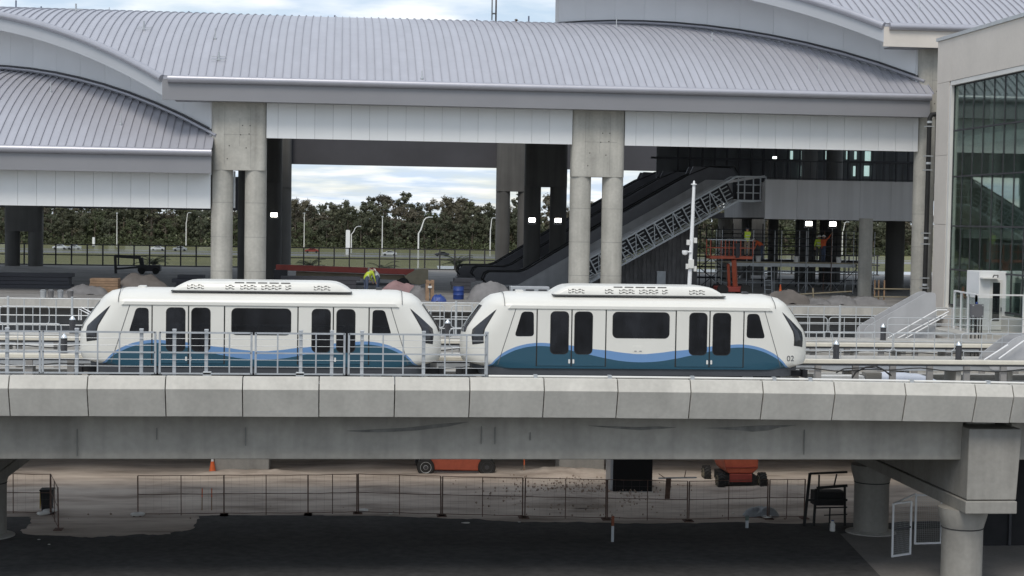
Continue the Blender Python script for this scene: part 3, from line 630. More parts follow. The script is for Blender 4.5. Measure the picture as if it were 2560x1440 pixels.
# ================================================================== station halls
CX0 = -9.55; SH = 39.18; DZ = 3.85; EZ = 19.55; YE = 88.5; YCR = 108.0; RR = 38.0; COS0 = math.sqrt(RR*RR-(YCR-YE)**2)
def rz(Y, ez):
    if Y > 116: Y = 224-Y
    Y = min(Y, YCR); return ez+math.sqrt(RR*RR-(YCR-Y)**2)-COS0
YEND = 135.5; PITCHX = .448
mat('seam_dark', (.35, .35, .385), .5, .2)
def cap_poly(cx, w=2.95, d=1.05, r=.28): return None
def hall(i):
    lab = ['low metal-roofed station hall with white panel fascia at the foot of the curved wall', 'main metal barrel-roofed station hall between two pairs of concrete columns', 'highest metal-roofed station hall rising beside the beige glass-fronted building'][i+1]
    ez = EZ+DZ*i; cx0 = CX0+SH*i; x1w = CX0+SH*(i+1)+4.0            # right end wall line X+Y = x1w+YE
    T = thing('station_hall', lab, 'building', (cx0+20, 112, 7.9))
    xl = {-1: -32, 0: cx0-(YEND-YE), 1: cx0-(114-YE)}[i]; xr = {-1: x1w-1.45, 0: x1w-1.45, 1: 52}[i]
    # roof deck (underside) and the standing-seam pans on it
    ys = [YE+.02+(YEND-YE)*k/40 for k in range(41)]
    def yrange(x):
        lo = YE if x >= cx0 or i == -1 else YE+(cx0-x); hi = YEND
        if i < 1: hi = min(YEND, YE+max(.0, (x1w-x)))
        if i == 1: hi = min(hi, 116)
        return lo, hi
    n = int((xr-xl)/PITCHX+.95); mb = MB(); cols = []
    for k in range(0, n+1, 2):
        x = xl+k*PITCHX; lo, hi = yrange(x); cols.append([(x, lo+(hi-lo)*j/24, rz(lo+(hi-lo)*j/24, ez)-.16) for j in range(25)])
    for c in cols: mb.v += c
    for a in range(len(cols)-1):
        for j in range(24): b = a*25+j; mb.f.append((b, b+1, b+26, b+25))
    deck = mb.build('roof', 'dark_paint', T)
    ups = []
    for k in range(n):
        xa = xl+k*PITCHX; xb = xa+PITCHX; la, ha = yrange(xa); lb, hb = yrange(xb)
        if min(ha-la, hb-lb) < .05: continue
        hvis = 113.5; ha = min(ha, hvis); hb = min(hb, hvis)
        if ha <= la or hb <= lb: continue
        N = 18; m_ = MB(); ra, rb, ta = [], [], []
        for j in range(N+1):
            ya = la+(ha-la)*j/N; yb = lb+(hb-lb)*j/N; za, zb = rz(ya, ez), rz(yb, ez)
            m_.v += [(xa, ya, za), (xb-.032, yb, zb), (xb-.032, yb-.02, zb+.065), (xb, yb-.02, zb+.065), (xb, yb, zb)]
        for j in range(N):
            b = j*5
            for q in range(4): m_.f.append((b+q, b+q+1, b+q+6, b+q+5))
        me = m_.mesh('roof_pan', 'roof_metal'); me.materials.append(M['seam_dark'])
        for p in me.polygons:
            p.material_index = 0 if p.index % 4 == 0 else 1
        o = bpy.data.objects.new('roof_pan', me); COL.objects.link(o); hang(o, deck)
    # front gutter, rake gutter, fascias, soffit
    xe = {-1: -6.93, 0: 32.4, 1: 46.0}[i]; xs = -32 if i == -1 else cx0
    zg = ez-.16
    rake = [(cx0-(y-YE), y, rz(y, ez)-.05) for y in [YE+(114-YE)*k/24 for k in range(25)]]
    mb = MB(); mb.tube([(xe, YE-.05, zg)]+[(xs+.3, YE-.05, zg)], .21, 12); mb.build('gutter', 'gutter_metal', T, smooth=True)
    mb = MB(); mb.box(xs+.05, xe, YE+.02, YE+.5, zg-.02, ez-.02); mb.build('eave_flashing', 'gutter_metal', T)
    mb = MB(); mb.box(xs+.01, xe-.02, YE+.02, YE+.14, ez-1.27, zg-.03); mb.build('fascia', 'fascia_metal' if i < 1 else 'beige_wall', T)
    mb = MB(); mb.box(xs+.6, xe-.15, YE+.15, 90.2, ez-1.25, ez-1.2); mb.build('soffit', 'fascia_metal', T)
    if i >= 0:
        mb = MB(); mb.tube([(x, y, z-.1) for x, y, z in rake], .21, 12); mb.build('rake_gutter', 'gutter_metal', T, smooth=True)
        mb = MB()
        for k, (x, y, z) in enumerate(rake): mb.v += [(x+.02, y+.02, z-.12), (x+.02, y+.02, z-1.0), (x+.16, y+.16, z-1.0), (x+.16, y+.16, z-.12)]
        for k in range(len(rake)-1):
            b = 4*k
            for q in range(4): mb.f.append((b+q, b+(q+1) % 4, b+4+(q+1) % 4, b+4+q))
        mb.f += [(0, 1, 2, 3), tuple(4*(len(rake)-1)+q for q in (3, 2, 1, 0))]
        mb.build('rake_fascia', 'rake_cladding', T, smooth=True)
        mb = MB()
        for x, y, z in rake: mb.v += [(x+.1, y+.1, z-.98), (x+2.1, y+2.1, z-.98)]
        for k in range(len(rake)-1): mb.f.append((2*k, 2*k+1, 2*k+3, 2*k+2))
        mb.build('rake_soffit', 'cladding', T, smooth=True)
        # oblique end wall above the next roof, in separate sheets
        wl = cx0+YE+4.0; ww = [89.62]+[91.65+1.65*k for k in range(11)]
        if i == 0: ww = [89.62]+[91.65+1.65*k for k in range(15)]
        for a, b in zip(ww, ww[1:]):
            m_ = MB(); za, zb2 = rz(a-2, ez)-.9, rz(b-2, ez)-.9; g = .004
            lo_a, lo_b = rz(a, ez-DZ)-.1, rz(b, ez-DZ)-.1
            m_.add([(wl-a-g, a+g, lo_a), (wl-b+g, b-g, lo_b), (wl-b+g, b-g, zb2), (wl-a-g, a+g, za), (wl-a-g+.1, a+g+.1, lo_a), (wl-b+g+.1, b-g+.1, lo_b), (wl-b+g+.1, b-g+.1, zb2), (wl-a-g+.1, a+g+.1, za)],
                   [(0, 1, 2, 3), (7, 6, 5, 4), (0, 4, 5, 1), (1, 5, 6, 2), (2, 6, 7, 3), (3, 7, 4, 0)])
            m_.build('wall_sheet', 'cladding', T)
        m_ = MB(); m_.box(wl-90-.10, wl-90+.10, 89.9, 90.1, rz(89.9, ez-DZ)-.5, ez-1.0); m_.build('wall_return', 'cladding', T)
        # flashing where the lower roof meets the wall
        m_ = MB(); m_.tube([(wl-y-.12, y-.12, rz(y, ez-DZ)+.16) for y in ww], .09, 8); m_.build('wall_flashing', 'gutter_metal', T, smooth=True)
        m_ = MB(); m_.tube([(wl-y-.06, y-.06, rz(y, ez-DZ)+.30) for y in ww], .06, 8); m_.build('wall_flashing', 'charcoal', T, smooth=True)
        if i == 1:
            y = ww[-1]; m_ = MB(); m_.box(wl-y-.12, wl-y+.1, y-.1, y+.1, rz(y, ez-DZ)-.2, rz(y-2, ez)-1.15); m_.build('corner_trim', 'white_paint', T)
    # white fascia panels between the columns, front and rear
    z0, z1 = ez-3.13, ez-1.2
    pairs = [c+SH*i for c in (-5.58, 14.0, 33.6)]
    spans = [(pairs[0]+1.46, pairs[1]-1.46), (pairs[1]+1.46, pairs[2]-1.44 if i == 0 else pairs[2]-1.46)]
    if i == -1: spans = [(-32, pairs[1]-1.46), (pairs[1]+1.46, -7.06)]
    if i == 1: spans = []
    mfr = mat('panel_joint', (.16, .16, .165), .8)
    for a, b in spans:
        m_ = MB(); m_.box(a, b, 89.76, 89.9, z0+.03, z1); m_.build('panel_backing', mfr, T)
        w = .985; off = .62; edges = [a]+[a+off+w*k for k in range(200) if a+off+w*k < b-.3]+[b]
        for c, d in zip(edges, edges[1:]):
            m_ = MB(); m_.box(c+.006, d-.006, 89.66+random.uniform(-.004, .004), 89.74, z0, z1-.02); m_.build('fascia_panel', 'white_panel', T)
    # rear beam and cladding
    if i < 1:
        m_ = MB(); m_.box(-33 if i == -1 else pairs[0]-1.4, pairs[2]-1.5, 134.3, 134.8, z0, ez-.4); m_.build('rear_beam', 'dark_paint', T)
        m_ = MB(); m_.box(-33 if i == -1 else pairs[0]-1.4, pairs[2]-1.5, 90.0, 90.4, z0+.1, ez-1.3); m_.build('front_beam', 'dark_paint', T)
    # column pairs
    for k, px in enumerate(pairs):
        if i == -1 and k == 2: continue
        if i == 0 and k == 2: continue
        if i == 1 and k > 0: continue
        for Y in (90.1, 113, 134):
            top = ez-1.2 if Y < 95 else rz(Y, ez)-.2
            capb = 14.66+DZ*i if Y < 95 else 14.5+DZ*i
            if Y > 95: top = min(top, ez+.5)
            c = None
            poly = [(px+x, Y+y) for x, y in rrect(-1.47, 1.47, -.6, .6, .38, 6)]; q = len(poly)
            m_ = MB(); m_.add([(x, y, capb) for x, y in poly]+[(x, y, top) for x, y in poly], [tuple(range(q)), tuple(range(2*q-1, q-1, -1))]+[(a, (a+1) % q, (a+1) % q+q, a+q) for a in range(q)])
            cm = 'concrete_column' if Y < 95 else mat('concrete_shaded', (.12, .118, .113), .9, var=.10, scale=.7, streak=.25)  # inner columns: same concrete, interior shade put into the colour
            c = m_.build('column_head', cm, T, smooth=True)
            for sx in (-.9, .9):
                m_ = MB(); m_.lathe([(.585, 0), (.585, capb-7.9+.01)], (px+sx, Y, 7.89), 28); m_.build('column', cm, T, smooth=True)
                if Y < 95:
                    for zz in (9.2, 11.05, 12.9): m_ = MB(); m_.lathe([(.584, 0), (.590, .004), (.590, .018), (.584, .022)], (px+sx, Y, zz), 28); m_.build('form_joint', mat('form_line', (.26, .255, .24), .9), T, smooth=True)
            if Y < 95:
                m_ = MB()
                for xx, za, zb in ((-.75, capb+.3, top-.2), (.62, capb+.1, top-.3), (.05, capb+1.3, top-.9)): m_.box(px+xx-.007, px+xx+.007, Y-.606, Y-.59, za, zb)
                m_.box(px-.8, px+1.0, Y-.606, Y-.59, capb+1.9, capb+1.914); m_.build('form_line', mat('form_line', (.26, .255, .24), .9), T)
                m_ = MB()
                for xx, zz in ((.2, 2.2), (.6, 2.2), (-.5, 1.1), (.4, 1.0), (-.6, .4), (.1, 1.7), (.55, 1.75)): m_.lathe([(.035, -.004), (.035, .012)], (px+xx, Y-.605, capb+zz+.2), 8, 'y')
                m_.build('tie_hole', mat('tie_hole', (.10, .10, .09), .9), T)
    return T
HALLS = [hall(-1), hall(0), hall(1)]
# small pipe beside the left column pair
t = thing('downpipe', 'short pale pipe between the two left concrete columns', 'pipe', (-5.6, 90.3, 11)); mb = MB(); mb.box(ax(581, 90.3), ax(586, 90.3), 90.3, 90.42, az(520, 90.3, 585), az(428, 90.3, 585)); mb.build('pipe', 'galv_light', t)
# ------------------------------------------------------------------ platform
P = thing('station_platform', 'wide bare concrete station platform floor under the hall roofs', 'platform', (0, 110, 7.9))
mb = MB(); mb.box(-60, 60, 83.5, 140, 7.45, 7.9); mb.build('floor', 'concrete_floor', P)
mb = MB(); mb.box(-60, 60, 83.42, 83.6, 7.50, 7.93); mb.build('edge_beam', 'concrete', P)
mb = MB(); mb.box(-60, 60, 85.2, 85.5, 6.2, 7.46); mb.build('back_wall', mat('wall_grey', (.20, .20, .20), .9, var=.1), P)
for x in range(-54, 60, 9): mb = MB(); mb.box(x-.5, x+.5, 86, 87, -.1, 7.46); mb.build('support', 'concrete', P)
# glazed rear screen: every bay is a pane between posts
S = thing('glass_screen', 'tall dark-framed glass screen along the rear edge of the platform', 'screen', (0, 137, 7.9))
x = -32.0; k = 0
while x < 46:
    mb = MB(); mb.box(x-.055, x+.055, 136.94, 137.06, 7.88, 9.62); mb.build('post', 'dark_steel', S)
    mb = MB(); mb.box(x+.06, x+1.195, 136.99, 137.01, 7.95, 9.55); mb.build('pane', 'screen_glass', S)
    x += 1.255
for z in (9.6, 8.75, 7.93): mb = MB(); mb.box(-32, 46, 136.95, 137.05, z-.045, z+.045); mb.build('rail', 'dark_steel', S)
# ------------------------------------------------------------------ mezzanine in the right bay
Z = thing('mezzanine', 'grey upper landing with railing at the head of the escalators', 'landing', (31, 100, 12.5))
for a, b in ((25.9, 27.9), (27.9, 29.9), (29.9, 31.9), (31.9, 33.9), (33.9, 36.3)):
    mb = MB(); mb.box(a+.006, b-.006, 99, 99.25, 12.52, 14.95); mb.build('front_panel', 'mezz', Z)
mb = MB(); mb.box(26.25, 50, 99.26, 131, 14.3, 14.9); mb.build('slab', 'mezz', Z)
mb = MB(); mb.box(26.2, 50, 99.27, 130, 12.55, 12.9); mb.build('soffit', 'dark_paint', Z)
mb = MB(); mb.box(25.95, 26.2, 99.3, 110, 12.6, 14.8); mb.build('end_face', 'mezz', Z)
for px, Y_, r_, cm in ((1812, 120, .55, 'concrete'), (1932, 126, .40, 'concrete_shaded'), (2008, 119, .62, 'concrete_shaded'), (2066, 119, .55, 'concrete_shaded'), (2163, 97.5, .42, 'concrete_column'), (2237, 106, .62, 'concrete_shaded'), (1865, 126, .4, 'concrete_shaded')):
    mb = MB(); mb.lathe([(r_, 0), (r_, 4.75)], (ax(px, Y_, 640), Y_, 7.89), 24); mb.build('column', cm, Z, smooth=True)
xa = 26.2
while xa < 36: mb = MB(); mb.box(xa-.02, xa+.02, 99.05, 99.1, 14.94, 16.1); mb.build('baluster', 'dark_steel', Z); xa += .42
for z in (16.1, 15.05): mb = MB(); mb.box(26, 36, 99.03, 99.12, z-.03, z+.03); mb.build('rail', 'dark_steel', Z)
# rear glazed wall above the mezzanine with slots whose glow stands in for daylight
Wl = thing('rear_wall', 'dark glazed wall with green-tinted slots glowing in place of daylight above the upper landing', 'wall', (30, 118, 14.9))
YW = 116.5
mb = MB(); mb.box(22.5, 52, YW+.35, YW+.5, 14.9, 20.5); mb.build('wall', mat('wall_dark', (.13, .135, .14), .7, var=.2, scale=.6), Wl)
mb = MB(); mb.box(22, 52, YW-.12, YW, az(404, YW, 2000), az(399, YW, 2000)); mb.build('transom', 'dark_steel', Wl)
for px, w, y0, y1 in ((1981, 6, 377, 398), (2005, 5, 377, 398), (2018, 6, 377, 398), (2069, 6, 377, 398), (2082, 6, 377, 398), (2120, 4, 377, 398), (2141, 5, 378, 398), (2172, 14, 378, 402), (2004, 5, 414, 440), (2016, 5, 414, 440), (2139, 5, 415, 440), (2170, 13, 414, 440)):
    xx = ax(px, YW, 400); w2 = w/2*.0285*1.0; mb = MB(); mb.box(xx-w2, xx+w2, YW+.2, YW+.3, az(y1, YW, px), az(y0, YW, px)); mb.build('window_slot', 'daylight_glow', Wl)
for k in range(26):
    xx = 24+.9*k; mb = MB(); mb.box(xx-.06, xx+.06, YW-.05, YW+.1, 14.9, 18.5); mb.build('mullion', 'dark_steel', Wl)
# ------------------------------------------------------------------ escalators
def escalator(label, Y0, Y1, xb, zb0, xt, zt0, lattice, thick=1.5, clad='mezz'):
    """straight 30 degree run from the lower knee (xb,zb0) to the upper knee (xt,zt0); these are points on the soffit chord"""
    T = thing('escalator', label, 'escalator', (xb, Y0, 7.9))
    d = Vector((xt-xb, 0, zt0-zb0)).normalized(); nrm = Vector((-d.z, 0, d.x)); L_ = math.hypot(xt-xb, zt0-zb0)
    up = 1.5; top = [(xb, zb0), (xt, zt0), (xt+1.75, zt0), (xt+1.75, zt0+up), (xt-.05, zt0+up)]
    kx, kz = xb+nrm.x*thick, zb0+nrm.z*thick
    def line(off, s): return Vector((xb, 0, zb0))+d*s+nrm*off
    if lattice:
        for Y in (Y0, Y1):
            m_ = MB(); m_.bar((xb, Y, zb0), (xt, Y, zt0), .12, .12); m_.build('chord', 'galv', T)
            m_ = MB(); m_.bar((*line(1.32, .1).xz,)[0:1]+(Y,)+(line(1.32, .1).z,), (xt-.1, Y, zt0+up), .10, .10); m_.build('chord', 'galv', T)
            m_ = MB(); m_.bar((xt, Y, zt0), (xt+1.75, Y, zt0), .12, .12); m_.build('chord', 'galv', T)
            m_ = MB(); m_.bar((xt-.1, Y, zt0+up), (xt+1.75, Y, zt0+up), .1, .1); m_.build('chord', 'galv', T)
            for q in (0, .4, .95, 1.4, 1.75): m_ = MB(); m_.bar((xt+q, Y, zt0), (xt+q, Y, zt0+up), .07); m_.build('upright', 'galv', T)
            for z in (.5, 1.0): m_ = MB(); m_.bar((xt-.1, Y, zt0+z), (xt+1.75, Y, zt0+z), .06); m_.build('girt', 'galv', T)
            s = 0.0; k = 0
            while s < L_:
                a, b = line(0, s), line(1.32, s); m_ = MB(); m_.bar((a.x, Y, a.z), (b.x, Y, b.z), .07); m_.build('upright', 'galv', T)
                if s+.66 < L_:
                    c, e2 = (line(0, s), line(1.25, s+.62)) if k % 2 else (line(1.25, s), line(0, s+.62))
                    m_ = MB(); m_.bar((c.x, Y+.03, c.z), (e2.x, Y+.03, e2.z), .05); m_.build('diagonal', 'galv', T)
                s += .66; k += 1
        s = 0.05
        while s < L_-.4:
            for off in (.35, .6, .85, 1.1):
                a, b = line(off, s), line(off, s+.45); m_ = MB(); m_.bar((a.x, Y0+.2, a.z), (b.x, Y0+.2, b.z), .1, .06); m_.build('step_guide', 'galv_light', T)
            s += .66
        m_ = MB(); a, b, c, e2 = line(.25, 0), line(.25, L_), line(1.25, L_), line(1.25, 0)
        m_.prism([(a.x, a.z), (b.x, b.z), (c.x, c.z), (e2.x, e2.z)], Y0+.35, Y1-.1); m_.build('step_band', 'dark_steel', T)
        m_ = MB(); m_.box(xt+.02, xt+1.7, Y0+.4, Y1-.1, zt0+.1, zt0+up-.1); m_.build('drive_unit', 'dark_steel', T)
    else:
        tl = line(1.32, 0); poly = [(xb, 7.88), (xt, zt0), (xt+1.75, zt0), (xt+1.75, zt0+up), (xt-.1, zt0+up), (xb-2.45, 8.06), (xb-4.8, 8.0), (xb-4.8, 7.88)]
        m_ = MB(); m_.prism(poly, Y0, Y1); m_.build('truss_cladding', clad, T)
    # balustrade panel and handrail
    A, Bq, C_ = line(1.25, 0), line(1.32, L_-.2), line(2.1, L_-.2); hx = xb-2.45
    for Y in (Y0+.12, Y1-.12):
        if not lattice:
            m_ = MB(); m_.prism([(xb-4.7, 7.95), (hx-.2, 7.98), (Bq.x, Bq.z), (xt+1.7, zt0+up), (xt+1.9, zt0+up+.3), (xt+1.7, zt0+up+.75), (C_.x+.3, zt0+up+.85), (C_.x, C_.z), (hx+.2, 8.82), (hx-1.9, 8.78), (hx-2.2, 8.4)], Y-.03, Y+.03); m_.build('balustrade', mat('balu', (.13, .13, .145), .35, var=.1), T)
            pts = [(hx-2.1, 8.15), (hx-2.3, 8.4), (hx-2.15, 8.75), (hx-1.9, 8.88), (hx, 8.9), (hx+.5, 9.05)]
        else:
            m_ = MB(); D_ = line(2.1, 0); m_.prism([(A.x, A.z), (Bq.x, Bq.z), (xt+1.7, zt0+up), (xt+1.7, zt0+up+.12), (Bq.x-.1, Bq.z+.15), (A.x-.1, A.z+.15)], Y-.03, Y+.03); m_.build('skirt_panel', 'mezz', T); continue
        p1, p2 = line(2.18, L_*.5), line(2.18, L_-.3); pts += [(p1.x, p1.z), (p2.x, p2.z), (xt+.2, zt0+up+.88), (xt+1.8, zt0+up+.88), (xt+2.05, zt0+up+.5)]
        m_ = MB(); m_.tube([(x, Y, z) for x, z in pts], .05, 8); m_.build('handrail', 'black_rubber', T, smooth=True)
    return T
a, b = at(1475, 706, 100), at(1845, 502, 100)
escalator('unfinished escalator with open steel lattice truss climbing to the upper landing', 100, 101.6, a.x, a.z, b.x, b.z, True)
for lab, Y_, px, cm in (('grey clad escalator directly behind the open lattice one', 104.5, 1392, mat('esc_grey', (.50, .50, .51), .6, var=.1, streak=.15)), ('dark stair flight with handrails between the two clad escalators', 115.2, 1347, mat('esc_mid', (.22, .22, .23), .7, var=.15, streak=.2)), ('black clad escalator farthest back, its foot beside the blue barrel', 118.5, 1306, mat('esc_dark', (.16, .16, .17), .6, var=.15, streak=.2))):
    xb_ = ax(px, Y_, 712); escalator(lab, Y_, Y_+1.6, xb_, 7.9, xb_+(13.5-7.9)/.577, 13.5, False, clad=cm)
# corrugated hoarding under the escalator
Hd = thing('hoarding', 'ribbed grey metal hoarding wall under the lattice escalator', 'wall', (20, 102.3, 7.9))
k = 0; xx = ax(1480, 102.3, 650)
while xx < ax(1738, 102.3, 650):
    s = max(.15, min(4.0, .43+(xx-ax(1480, 102.3, 650))*.577)); m_ = MB(); m_.box(xx+.01, xx+.24, 102.3, 102.36, 7.89, 8.0+s); m_.box(xx+.24, xx+.265, 102.26, 102.36, 7.89, 8.0+s); m_.build('sheet', 'sheet_gray', Hd); xx += .27
mb = MB(); mb.box(ax(1643, 102, 690), ax(1665, 102, 690), 102.1, 102.24, 7.89, az(678, 102, 1650)); mb.build('hatch', 'galv', Hd)
# ================================================================== beige building with the glass front (runs towards the viewer)
XF = 31.6
Bd = thing('office_building', 'beige panelled building with tall green-tinted glass front at right', 'building', (40, 75, 0))
ze = [22.2, 19.75, 19.6]
yf, yn, ywin = 85.4, 56.0, 83.35
def slab(y0, y1, z0, z1, x0=XF, x1=XF+.4, name='wall_panel', m='beige_wall', par=None):
    mb = MB(); mb.box(x0, x1, y0+.008, y1-.008, z0+.008, z1-.008); return mb.build(name, m, par or Bd)
for y0, y1 in ((ywin, yf), (72.5, ywin), (64, 72.5), (56, 64)): slab(y0, y1, 19.85, 22.1)
for z0, z1 in ((0, 4), (4, 7.9), (7.9, 12.35), (12.35, 16), (16, 19.85)): slab(ywin+.25, yf, z0, z1)
slab(56, ywin+.25, 0, 4); slab(56, ywin+.25, 4, 8.0)
mb = MB(); mb.box(XF-.08, XF+.6, 56, yf+.1, 22.1, 22.28); mb.build('coping', 'galv_light', Bd)
mb = MB(); mb.box(XF+.1, 52, yf-.4, yf, 0, 22.05); mb.build('rear_wall', 'beige_wall', Bd)
mb = MB(); mb.box(XF+.3, 52, 56, yf-.4, 21.6, 22.0); mb.build('roof', 'fascia_metal', Bd)
# window reveal
mb = MB(); mb.box(XF+.02, XF+.35, 56, ywin+.12, 19.62, 19.84); mb.build('head_trim', 'off_white', Bd)
mb = MB(); mb.box(XF+.02, XF+.35, ywin+.02, ywin+.24, 8.0, 19.62); mb.build('jamb', 'off_white', Bd)
ybay = [ywin-1.32*k for k in range(21)]; zrow = [8.15, 10.1, 12.25, 14.9, 17.2, 19.6]
zrow = [8.15, 10.0, 12.27, 14.85, 17.25, 19.6]
for a, b in zip(ybay, ybay[1:]):
    for c, d in zip(zrow, zrow[1:]):
        mb = MB(); dx = random.uniform(-.004, .004); mb.box(XF+.22+dx, XF+.24+dx, b+.03, a-.03, c+.03, d-.03); mb.build('pane', 'tint_glass', Bd)
    mb = MB(); mb.box(XF+.19, XF+.27, a-.025, a+.025, 8.1, 19.62); mb.build('mullion', 'dark_steel', Bd)
for z in zrow: mb = MB(); mb.box(XF+.18, XF+.28, ybay[-1], ywin, z-.04, z+.04); mb.build('transom', 'dark_steel', Bd)
# interior: floors, columns, core wall, a bright vent pipe
for z in (7.9, 12.1, 17.0): mb = MB(); mb.box(XF+.9, 51, 56, yf-.5, z-.45, z); mb.build('floor_slab', 'concrete', Bd)
mb = MB(); mb.box(35.2, 35.5, 56, yf-.5, 8, 21.5); mb.build('core_wall', mat('core_green', (.52, .57, .54), .7, var=.15, scale=.4, streak=.3), Bd)
for y in (59, 67, 75, 82): mb = MB(); mb.lathe([(.35, 0), (.35, 13.5)], (33.6, y, 8), 16); mb.build('inner_column', 'concrete', Bd, smooth=True)
# black downpipe on the corner
Dp = thing('drain_pipe', 'black vertical drain pipe with elbow and clamps on the column at right', 'pipe', (31, 88, 7.9))
p0, p1 = at(2327, 300, 88.2), at(2327, 318, 88.2); xb = at(2309, 735, 88.2)
mb = MB(); mb.tube([(p0.x+.28, 88.2, p0.z+.32), (p0.x+.05, 88.2, p0.z+.3), (p0.x-.06, 88.2, p0.z+.1), (p1.x-.08, 88.2, p1.z), (xb.x+.05, 88.2, 7.89)], .13, 12); mb.build('pipe', 'black_rubber', Dp, smooth=True)
for py in (316, 390, 425, 583, 610, 695, 720): 
    z = az(py, 88.2, 2318); x = p1.x-.08+(xb.x+.05-p1.x+.08)*(p1.z-z)/(p1.z-7.9); mb = MB(); mb.box(x-.2, x+.2, 88.06, 88.5, z-.03, z+.03); mb.build('clamp', 'galv_light', Dp)
for py in (305, 408, 595, 712):
    z = az(py, 88.2, 2318); x = p1.x-.08+(xb.x+.05-p1.x+.08)*(p1.z-z)/(p1.z-7.9); mb = MB(); mb.lathe([(.145, -.06), (.145, .06)], (x, 88.2, z), 12); mb.build('coupling', 'galv_light', Dp)
# white door kiosk
K = thing('door_kiosk', 'white door enclosure with narrow glazed door and lamp at the foot of the glass front', 'kiosk', (31.3, 76, 7.3))
a, b = at(2449, 678, 76), at(2527, 830, 76)
mb = MB(); mb.box(a.x, b.x+.15, 76, 77.6, 7.28, a.z); mb.build('enclosure', 'white_paint', K, bevel=.02)
d0, d1 = at(2478, 700, 75.95), at(2501, 822, 75.95)
mb = MB(); mb.box(d0.x-.04, d1.x+.04, 75.94, 76.02, 7.32, d0.z); D = mb.build('door', 'off_white', K)
mb = MB(); mb.box(d0.x+.09, d1.x-.09, 75.92, 75.95, 7.75, d0.z-.12); mb.build('door_glass', 'window_dark', D)
mb = MB(); mb.box(d1.x-.03, d1.x+.0, 75.86, 75.94, 8.2, 8.4); mb.build('handle', 'charcoal', D)
mb = MB(); mb.tube([(at(2481, 692, 75.9).x, 75.9, az(697, 75.9, 2485)), (at(2483, 690, 75.9).x, 75.8, az(688, 75.9, 2485)), (at(2493, 690, 75.9).x, 75.8, az(688, 75.9, 2485)), (at(2494, 692, 75.9).x, 75.9, az(696, 75.9, 2485))], .03, 6); mb.build('lamp_arm', 'charcoal', K)
mb = MB(); mb.box(d0.x-.55, d0.x+.3, 75.6, 76.0, d0.z+.06, d0.z+.12); mb.build('canopy', 'off_white', K)
# landing with white glazed railing
Ld = thing('landing_railing', 'white post railing with clear panels round the kiosk landing', 'railing', (31, 73.5, 7.2))
mb = MB(); mb.box(28.6, 36, 72.6, 78, 7.0, 7.28); mb.build('landing_slab', 'concrete', Ld)
pA, pB = at(2387, 731, 77.2), at(2441, 738, 73.0)
def seg_rail(p, q, n, z0, z1):
    for k in range(n+1):
        x, y = p[0]+(q[0]-p[0])*k/n, p[1]+(q[1]-p[1])*k/n; mb = MB(); mb.box(x-.045, x+.045, y-.045, y+.045, z0, z1); mb.build('post', 'white_paint', Ld)
        if k < n:
            x2, y2 = p[0]+(q[0]-p[0])*(k+1)/n, p[1]+(q[1]-p[1])*(k+1)/n; mb = MB(); mb.bar((x+.05*(1 if x2 > x else 0), y, (z0+z1)/2), (x2, y2, (z0+z1)/2), .02, z1-z0-.3); mb.build('panel', 'clear_panel', Ld)
    mb = MB(); mb.bar((p[0], p[1], z1), (q[0], q[1], z1), .1, .07); mb.build('rail', 'white_paint', Ld)
seg_rail((pA.x, 77.2), (pB.x, 73.0), 3, 7.27, pB.z+.02); seg_rail((pB.x, 73.0), (36, 73.0), 3, 7.27, pB.z+.02)
# control box on legs
Cb = thing('control_box', 'dark grey control box on thin black legs by the white kiosk', 'box', (29, 70, 7.2))
a, b = at(2428, 760, 70), at(2457, 794, 70)
mb = MB(); mb.box(a.x, b.x, 69.9, 70.2, b.z, a.z); bx_ = mb.build('case', mat('box_grey', (.13, .13, .14), .5), Cb, bevel=.02)
for x in (a.x+.03, b.x-.09):
    for z in (b.z+.05, a.z-.08): mb = MB(); mb.box(x, x+.06, 69.88, 69.91, z, z+.04); mb.build('hinge', 'galv_light', bx_)
for x in (a.x+.04, (a.x+b.x)/2-.05, b.x-.04, b.x-.16): mb = MB(); mb.box(x-.02, x+.02, 70.0, 70.06, 6.34, b.z+.01); mb.build('leg', 'black_rubber', Cb)
mb = MB(); mb.lathe([(.05, 0), (.05, .06), (.02, .09)], ((a.x+b.x)/2, 70.05, a.z), 10); mb.build('beacon', 'blue_plastic', Cb)
# emergency stairs between walkways: solid grey stringer walls with handrails
def stair(label, Y, poly, rails, m='mezz'):
    t = thing('stair', label, 'stairs', (at(*poly[0], Y).x, Y, 6.35))
    pts = [(at(px, py, Y).x, at(px, py, Y).z) for px, py in poly]; pts = rpoly(pts, .35, 5)
    for y in (Y, Y+1.0): mb = MB(); mb.prism(pts, y, y+.06); mb.build('stringer', mat('stringer', (.42, .42, .43), .6, var=.06, streak=.1), t)
    x0, x1 = min(p[0] for p in pts), max(p[0] for p in pts); z0, z1 = min(p[1] for p in pts), max(p[1] for p in pts); n = 8
    for k in range(n): mb = MB(); xa = x0+.3+(x1-x0-.5)*k/n; zz = z0+.1+(z1-z0-.9)*(k+1)/n; mb.box(xa, xa+(x1-x0)/n+.05, Y+.06, Y+1.0, zz-.05, zz); mb.build('tread', 'galv', t)
    for r in rails: mb = MB(); mb.tube([at(px, py, Y-.25) for px, py in r], .03, 8); mb.build('handrail', 'white_paint', t, smooth=True)
    return t
stair('grey solid-sided stair with rounded top climbing to the kiosk landing', 68.2, [(2162, 880), (2160, 822), (2185, 806), (2318, 731), (2340, 731), (2338, 880)], [[(2215, 848), (2343, 775), (2368, 775)], [(2240, 848), (2372, 779), (2366, 783)], [(2255, 851), (2368, 787)]])
stair('low grey solid-sided stair at the right end of the near walkway', 58.3, [(2472, 925), (2474, 894), (2546, 838), (2640, 836), (2640, 925)], [[(2497, 897), (2540, 866), (2560, 852)], [(2460, 900), (2520, 862)]])
